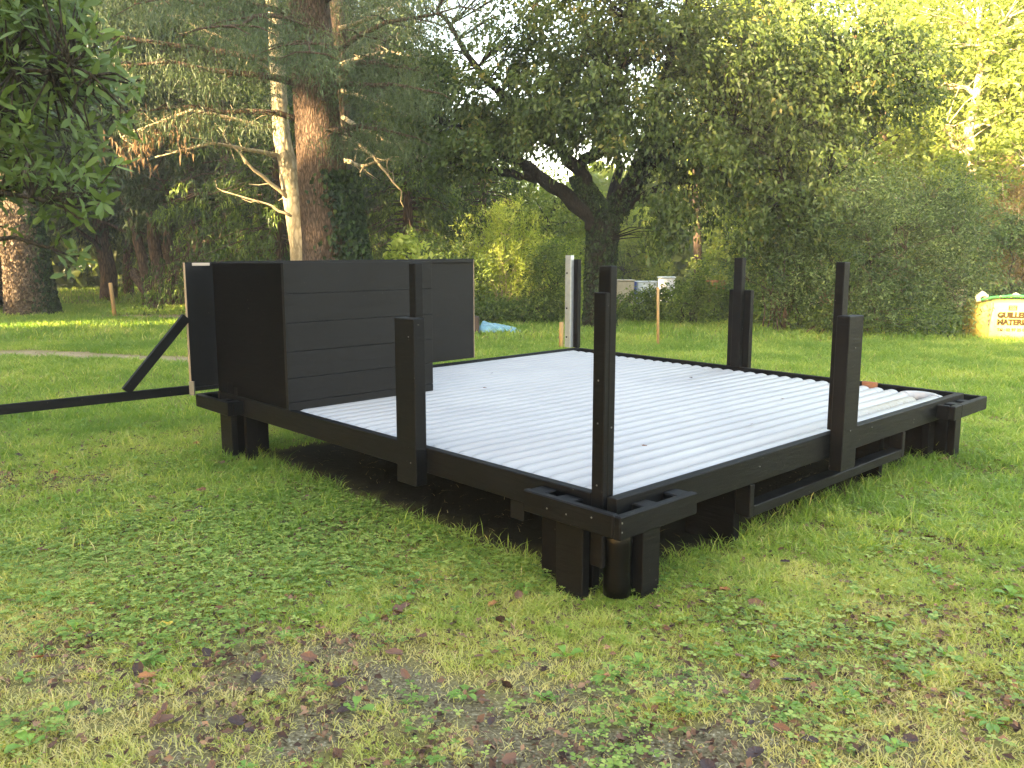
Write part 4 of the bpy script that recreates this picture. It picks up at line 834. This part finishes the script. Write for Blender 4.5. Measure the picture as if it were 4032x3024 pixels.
# far white and beige containers behind the undergrowth
G['beige'] = plain('beige_panel', (.46, .40, .30), .6); G['white'] = plain('white_panel', (.78, .78, .80), .5); G['paleblue'] = plain('pale_blue_panel', (.5, .58, .62), .5); G['blue'] = plain('blue_edge', (.03, .07, .3), .5)
def container(x_, y_, w_, h_, z0, col, label, edge=None, rz=0, lidm=None):
    r_ = empty('storage_bin', (x_, y_, 0), rz); tag(r_, label, 'storage bin')
    mb = MB(); mb.box((-w_/2, 0, 0), (w_/2, .6, z0+h_), None, .03)
    for q in (.25, .5, .75): mb.box((-w_/2+w_*q-.012, -.012, .1), (-w_/2+w_*q+.012, .0, z0+h_-.1), None, .004)
    mb.build('body', G[col], r_)
    mb = MB(); mb.box((-w_/2-.03, -.03, z0+h_+.001), (w_/2+.03, .63, z0+h_+.05), None, .015); mb.build('lid', G[lidm or col], r_)
    if edge: mb = MB(); mb.box((w_/2+.001, -.01, 0), (w_/2+.07, .5, z0+h_-.02), None, .01); mb.build('side_strip', G[edge], r_)
container(3.95, 29, .62, .55, .3, 'beige', 'beige bin with a dark blue side strip behind the undergrowth', 'blue')
container(4.75, 29.3, .7, .5, .3, 'paleblue', 'pale blue bin between the beige one and the white one', None, .05)
container(5.35, 28.8, .55, .66, .3, 'white', 'taller white bin at the right end of the three bins', None, -.1, 'paleblue')
def brickpile(x_, y_, w_, h_, label):
    mb = MB(); rows = int(h_/.1)
    for r_ in range(rows):
        for c in range(int(w_/.22)): mb.box((-w_/2+c*.22+(r_ % 2)*.1, rng.normal()*.01, r_*.1), (-w_/2+c*.22+(r_ % 2)*.1+.21, .2, r_*.1+.095), None, .006)
    o = mb.build('brick_stack', G['brick']); o.location = (x_, y_, 0); tag(o, label, 'bricks')
brickpile(7.0, 28.5, .7, .9, 'stack of orange bricks seen behind the far right post'); brickpile(10.7, 28, .7, .9, 'stack of orange bricks glimpsed through the big rounded shrub')

# yellow builder's bag
G['bag'] = plain('bag_yellow', (.46, .36, .085), .55, .3, .08, 5, .5, 14); G['bagfront'] = plain('bag_pale_print', (.50, .41, .13), .55, .3, .05, 5, .5, 14); G['bagtop'] = plain('bag_white', (.6, .56, .4), .6)
G['print'] = plain('bag_print_ink', (.035, .022, .008), .8, .1); G['greenstrap'] = plain('green_strap', (.02, .20, .06), .6); G['greystrap'] = plain('grey_strap', (.12, .10, .07), .7)
bag = empty('builders_bag', (10.12, 17.1, -.03), R(-10)); bag.scale = (.93, .93, .93); tag(bag, "full yellow builder's bag with brown lettering at the right edge of the lawn", 'bag')
def bulge(w, d, h, n=14, name='body', mat='bag'):
    V = []; F = []
    ring = []
    N = 48
    for k in range(9):
        t_ = k/8; z_ = h*t_; sc = 1+.05*math.sin(t_*math.pi)-.06*(t_ > .95); 
        for j in range(N):
            a = 2*math.pi*j/N; ca, sa = math.cos(a), math.sin(a); e = .32
            x_ = w/2*math.copysign(abs(ca)**e, ca)*sc; y_ = d/2*math.copysign(abs(sa)**e, sa)*sc
            V.append((x_+.006*rng.normal(), y_+.006*rng.normal(), z_ + (.0 if k < 8 else .03*math.sin(a*3))))
    for k in range(8):
        for j in range(N): F.append((k*N+j, k*N+(j+1) % N, (k+1)*N+(j+1) % N, (k+1)*N+j))
    V.append((0, 0, h+.05)); c = len(V)-1
    for j in range(N): F.append((8*N+j, 8*N+(j+1) % N, c))
    mb = MB(); mb.add(V, F, True); return mb.build(name, G[mat], bag)
bulge(1.35, 1.05, .80)
mb = MB()   # pale printed front panel, slightly proud of the bag
n = 12; V = []
for j in range(n+1):
    for k in range(n+1):
        x_ = -.47+1.13*k/n; z_ = .02+.77*j/n; V.append((x_, -.568-.012*math.sin(j/n*math.pi), z_))
mb.add(V, [(j*(n+1)+k, j*(n+1)+k+1, (j+1)*(n+1)+k+1, (j+1)*(n+1)+k) for j in range(n) for k in range(n)], True); fp = mb.build('printed_panel', G['bagfront'], bag)
md = fp.modifiers.new('s', 'SOLIDIFY'); md.thickness = .006
def text(s, x_, z_, size, mat='print', par=bag, yy=-.592, name='lettering', align='LEFT', bold=.011):
    c = bpy.data.curves.new('txt', 'FONT'); c.body = s; c.size = size; c.extrude = .002; c.offset = bold; c.align_x = align
    o = bpy.data.objects.new('txt', c); COL.objects.link(o); dg = bpy.context.evaluated_depsgraph_get(); me = bpy.data.meshes.new_from_object(o.evaluated_get(dg)); bpy.data.objects.remove(o)
    l = link(name, me, G[mat], par); l.location = (x_, yy, z_); l.rotation_euler = (R(90), 0, 0); return l
text('GUILLEMOT', -.33, .47, .155); text('MATERIAUX', -.33, .32, .155); text('Tél : 02 97 25 00 00', -.32, .18, .085, bold=.002)
mb = MB(); mb.box((-.12, -.594, .63), (.04, -.586, .73), None, .002); mb.build('logo_patch', G['print'], bag)
text('TOUT', -.04, .685, .05, 'bagfront', yy=-.597, align='CENTER', bold=.001); text('FAIRE', -.04, .64, .05, 'bagfront', yy=-.597, align='CENTER', bold=.001)
mb = MB(); mb.tube([(-.44, -.585, .80), (-.47, -.60, .6), (-.50, -.60, .35), (-.50, -.59, .30)], [.02, .018, .018, .015], 6); mb.build('side_strap', G['greystrap'], bag)
mb = MB(); mb.tube([(-.66, -.45, .84), (-.4, -.42, .90), (0, -.38, .93), (.3, -.35, .92), (.7, -.3, .9)], [.02, .025, .03, .03, .025], 8); mb.tube([(-.62, -.40, .83), (-.2, -.2, .90), (.3, -.1, .90), (.7, 0, .88)], [.02, .025, .03, .02], 8); mb.build('green_strap', G['greenstrap'], bag)
mb = MB(); mb.tube([(-.68, -.45, .80), (-.70, -.42, .90), (-.60, -.40, .97), (-.52, -.38, .92), (-.50, -.36, .84)], [.05, .06, .07, .06, .04], 10); mb.build('lifting_loop', G['bagtop'], bag); mb = MB(); mb.tube([(.0, -.3, .90), (.1, -.3, .97), (.22, -.3, .91)], .03, 8); mb.build('lifting_loop', G['bagtop'], bag)

# parked black car at the left edge, mostly hidden
G['carpaint'] = plain('black_car_paint', (.01, .01, .012), .15, .6, .05); G['glass'] = plain('dark_glass', (.02, .025, .03), .05, .8); G['tyre'] = plain('tyre_rubber', (.015, .015, .015), .8); G['rim'] = plain('wheel_rim', (.4, .4, .42), .3, metal=.8); G['lamp'] = plain('headlight_glass', (.7, .72, .75), .1, .8)
car = empty('parked_car', (-17.4, 26.0, -.05), R(-12)); tag(car, 'black parked car at the left edge, half hidden by the thick ivy trunk', 'car')
prof = [(2.05, .25), (2.12, .45), (2.0, .66), (1.5, .80), (.95, .90), (.85, .92), (-1.6, .98), (-2.1, .9), (-2.15, .4), (-2.05, .25)]
def extr(prof, w, name, mat, par, inset=0):
    mb = MB(); n = len(prof); V = []
    for yy, s_ in ((-w, .94), (-w*.92, 1), (w*.92, 1), (w, .94)):
        for (a, b) in prof: V.append((a*(1-(1-s_)*.5), yy, .5+(b-.5)*s_ if name != 'x' else b))
    F = []
    for q in range(3):
        for j in range(n): F.append((q*n+j, q*n+(j+1) % n, (q+1)*n+(j+1) % n, (q+1)*n+j))
    F.append(tuple(range(n))); F.append(tuple(3*n+j for j in range(n-1, -1, -1))); mb.add(V, F); return mb.build(name, G[mat], par)
extr(prof, .85, 'body', 'carpaint', car); extr([(.9, .9), (.3, 1.38), (-1.0, 1.42), (-1.75, .97)], .72, 'cabin', 'glass', car)
for sx in (1.3, -1.35):
    for sy in (-.82, .82):
        mb = MB(); mb.tube([(sx, sy-.1, .32), (sx, sy-.09, .32), (sx, sy+.09, .32), (sx, sy+.1, .32)], [.28, .32, .32, .28], 24); w_ = mb.build('wheel', G['tyre'], car)
        mb = MB(); mb.tube([(sx, sy-.105, .32), (sx, sy+.105, .32)], .19, 16); mb.build('rim', G['rim'], w_)
for sy in (-.6, .6): mb = MB(); mb.box((1.86, sy-.16, .56), (2.08, sy+.16, .68), None, .03); mb.build('headlight', G['lamp'], car)

# fallen leaves: lobed curled blades
G['fl1'] = plain('dead_leaf_brown', (.13, .065, .042), .7, .3, .35, 60); G['fl2'] = plain('dead_leaf_orange', (.30, .12, .045), .6, .3, .35, 60); G['fl3'] = plain('dead_leaf_dark', (.04, .02, .017), .6, .4, .3, 60)
G['fl4'] = plain('dead_leaf_yellow', (.50, .40, .08), .6, .3, .2, 60)
def leaf_me(seed):
    r_ = np.random.default_rng(seed); N = 18; V = [(0, 0, .004)]; L = 1
    for j in range(N):
        a = 2*math.pi*j/N; rr = .5*(1+.13*math.cos(5*a)*(.3+1.2*r_.random())+.1*r_.random())*(1.25 if abs(a-math.pi) > 2.2 else .95)
        x_, y_ = rr*math.cos(a), rr*.72*math.sin(a); V.append((x_, y_, .55*y_*y_*(1+r_.random())+.25*x_*x_*(r_.random()) + .06*r_.random()))
    V += [(-.5, 0, .03), (-.85, .02, .06), (-.85, .0, .06)]
    F = [(0, 1+j, 1+(j+1) % N) for j in range(N)] + [(N+1, N+2, N+3)]
    me = bpy.data.meshes.new('fallen_leaf'); me.from_pydata(V, [], F); return me
lm_ = []
for j in range(8):
    me = leaf_me(j); me.materials.append([G['fl1'], G['fl1'], G['fl2'], G['fl3'], G['fl1'], G['fl3'], G['fl2'], G['fl4']][j]); lm_.append(me)
labs = ['mid brown dead leaf lying flat in the grass', 'mid brown dead leaf lying flat in the grass', 'orange dead leaf lying in the grass', 'very dark curled dead leaf lying in the grass', 'mid brown dead leaf lying flat in the grass', 'very dark curled dead leaf lying in the grass', 'orange dead leaf lying in the grass', 'small yellow leaf lying in the grass']
cnt = 0
while cnt < 290:
    x_, y_ = scatter(1, 1.9, 7.2, .66, .1)
    if len(x_) == 0: continue
    x_, y_ = float(x_[0]), float(y_[0]); u, v = pts_in_deck(x_, y_)
    if -.1 < u < 4.4 and -.1 < v < 4.3: continue
    w = .25 + .9*float(fbm(np.array([x_*1.2+3]), np.array([y_*1.2]), 12)[0]) - .25*(x_ > 1.2) + .25*(x_ < 0)
    if rng.random() > w: continue
    k = int(rng.choice(8, p=[.21, .21, .07, .16, .18, .12, .04, .01])); o = bpy.data.objects.new('fallen_leaf', lm_[k]); COL.objects.link(o)
    s_ = .028+.034*rng.random(); o.scale = (s_, s_, s_); o.rotation_euler = (rng.normal()*.35, rng.normal()*.35, rng.random()*6.28); o.location = (x_, y_, float(g_height(np.array(x_), np.array(y_)))+.022)
    tag(o, labs[k], 'fallen leaf', {'m': 'mid brown dead leaves on the lawn', 'o': 'orange dead leaves on the lawn', 'v': 'very dark dead leaves on the lawn', 's': 'small yellow leaves on the lawn'}[labs[k][0]]); cnt += 1
# crumbs of dead leaf and bark mulch
x, y = scatter(90000, 1.7, 8); lt = np.clip(fbm(x*1.3+9, y*1.7, 66)-.40, 0, 1)*7*np.clip(fbm(x*7, y*7, 67, 3)-.32, 0, 1)*4.5 + .16 + .14*(y < 3.9) + .8*np.exp(-(((x+3.4)/.8)**2 + ((y-5.6)/.6)**2)); k = (rng.random(len(x)) < lt*.7) & (g_under_shade(x, y) < .1); x, y = x[k], y[k]
V, F = leaf_quads(np.stack([x, y, g_height(x, y)+.010+.014*rng.random(len(x))], 1), .010+.034*rng.random(len(x))**2, aspect=.6, up=1.6, droop=.1)
G['litter'] = leaf_mat('litter', [(0, (.035, .02, .016)), (.5, (.11, .058, .038)), (1, (.30, .17, .10))], .1, (1, 1, 1), .8, .2, .3)
tag(link('leaf_litter', np_mesh('leaf_litter', V, F, np.repeat(rng.random(len(x)), 4)), G['litter']), 'brown crumbs of dead leaf scattered over the worn lawn', 'litter', kind='stuff')
for q, (u, v) in enumerate(((1.6, 2.72), (1.2, 1.1), (2.9, .8), (2.2, 3.3), (3.3, 1.9), (.9, .55), (1.9, .47))):
    o = bpy.data.objects.new('fallen_leaf', lm_[(0, 3, 1, 3, 5, 0, 4)[q]]); COL.objects.link(o); s_ = .022+.014*rng.random(); o.scale = (s_, s_, s_); o.rotation_euler = (.2, .1, q*1.3); o.location = D(u, v, .487)
    tag(o, 'tiny dead leaf lying on the white pipes', 'fallen leaf', 'tiny dead leaves on the white pipes')
# broad leaved weeds
G['weed'] = leaf_mat('weed', [(0, (.10, .22, .04)), (.6, (.19, .35, .07)), (1, (.34, .50, .14))], .4, (1.1, 1.3, .5), .45, .4, .3)
def weed_me(seed, n=8, L=.06, up=.5, asp=.42):
    r_ = np.random.default_rng(seed); V = []; F = []; rs = []
    for j in range(n):
        a = j*2.4+r_.random(); el = up*(.4+r_.random()); l = L*(.6+.7*r_.random()); d = np.array([math.cos(a)*math.cos(el), math.sin(a)*math.cos(el), math.sin(el)]); s_ = np.array([-math.sin(a), math.cos(a), 0]); o = len(V)
        for t_, w_ in ((0, .08), (.3, .25), (.55, .9), (.8, .95), (1.0, .15)):
            c = d*l*t_ - np.array([0, 0, .35*l*t_*t_]); V += [c+s_*w_*l*asp*.5+[0, 0, .1*l*w_], c, c-s_*w_*l*asp*.5+[0, 0, .1*l*w_]]; rs += [r_.random()*.4+.3]*3
        for q in range(4): F += [(o+q*3, o+q*3+1, o+q*3+4, o+q*3+3), (o+q*3+1, o+q*3+2, o+q*3+5, o+q*3+4)]
    return np_mesh('weed', np.array(V), np.array(F), rs, True)
wm = [weed_me(1, 7, .055, .5, .55), weed_me(2, 10, .07, .35, .35), weed_me(3, 5, .08, .8, .5), weed_me(4, 12, .05, .4, .6), weed_me(5, 9, .085, .3, .3)]
for me in wm: me.materials.append(G['weed'])
wl = ['low round leaved weed in the lawn', 'rosette of narrow weed leaves in the lawn', 'upright broad leaved weed in the lawn', 'dense small round leaved weed in the lawn', 'rosette of narrow weed leaves in the lawn']
cnt = 0
while cnt < 280:
    x_, y_ = scatter(1, 1.9, 8.5, .66, .1)
    if len(x_) == 0: continue
    x_, y_ = float(x_[0]), float(y_[0]); u, v = pts_in_deck(x_, y_)
    if .05 < u < 4.2 and .05 < v < 4.1: continue
    k = int(rng.integers(5)); o = bpy.data.objects.new('weed', wm[k]); COL.objects.link(o); s_ = .4+.6*rng.random()
    o.scale = (s_, s_, s_); o.rotation_euler = (0, 0, rng.random()*6.28); o.location = (x_, y_, float(g_height(np.array(x_), np.array(y_)))+.012); tag(o, wl[k], 'weed', wl[k].replace(' in the lawn', '').replace(' leaves', ' leaves, repeated')); cnt += 1

# ------------------------------------------------------------------ haze: volume added over the clearing to imitate lens glare
mb = MB(); mb.box((-125, -65, -1.2), (125, 225, 24), None, .01)
m, t, out = newmat('glare_haze'); v = t.nodes.new('ShaderNodeVolumePrincipled'); v.inputs['Density'].default_value = .0012; v.inputs['Color'].default_value = (1, .99, .95, 1); v.inputs['Anisotropy'].default_value = 0
t.links.new(v.outputs[0], out.inputs['Volume']); hz = mb.build('haze', m); tag(hz, 'thin pale haze added over the clearing to imitate lens glare', 'haze', kind='stuff')
S.cycles.volume_bounces = 0
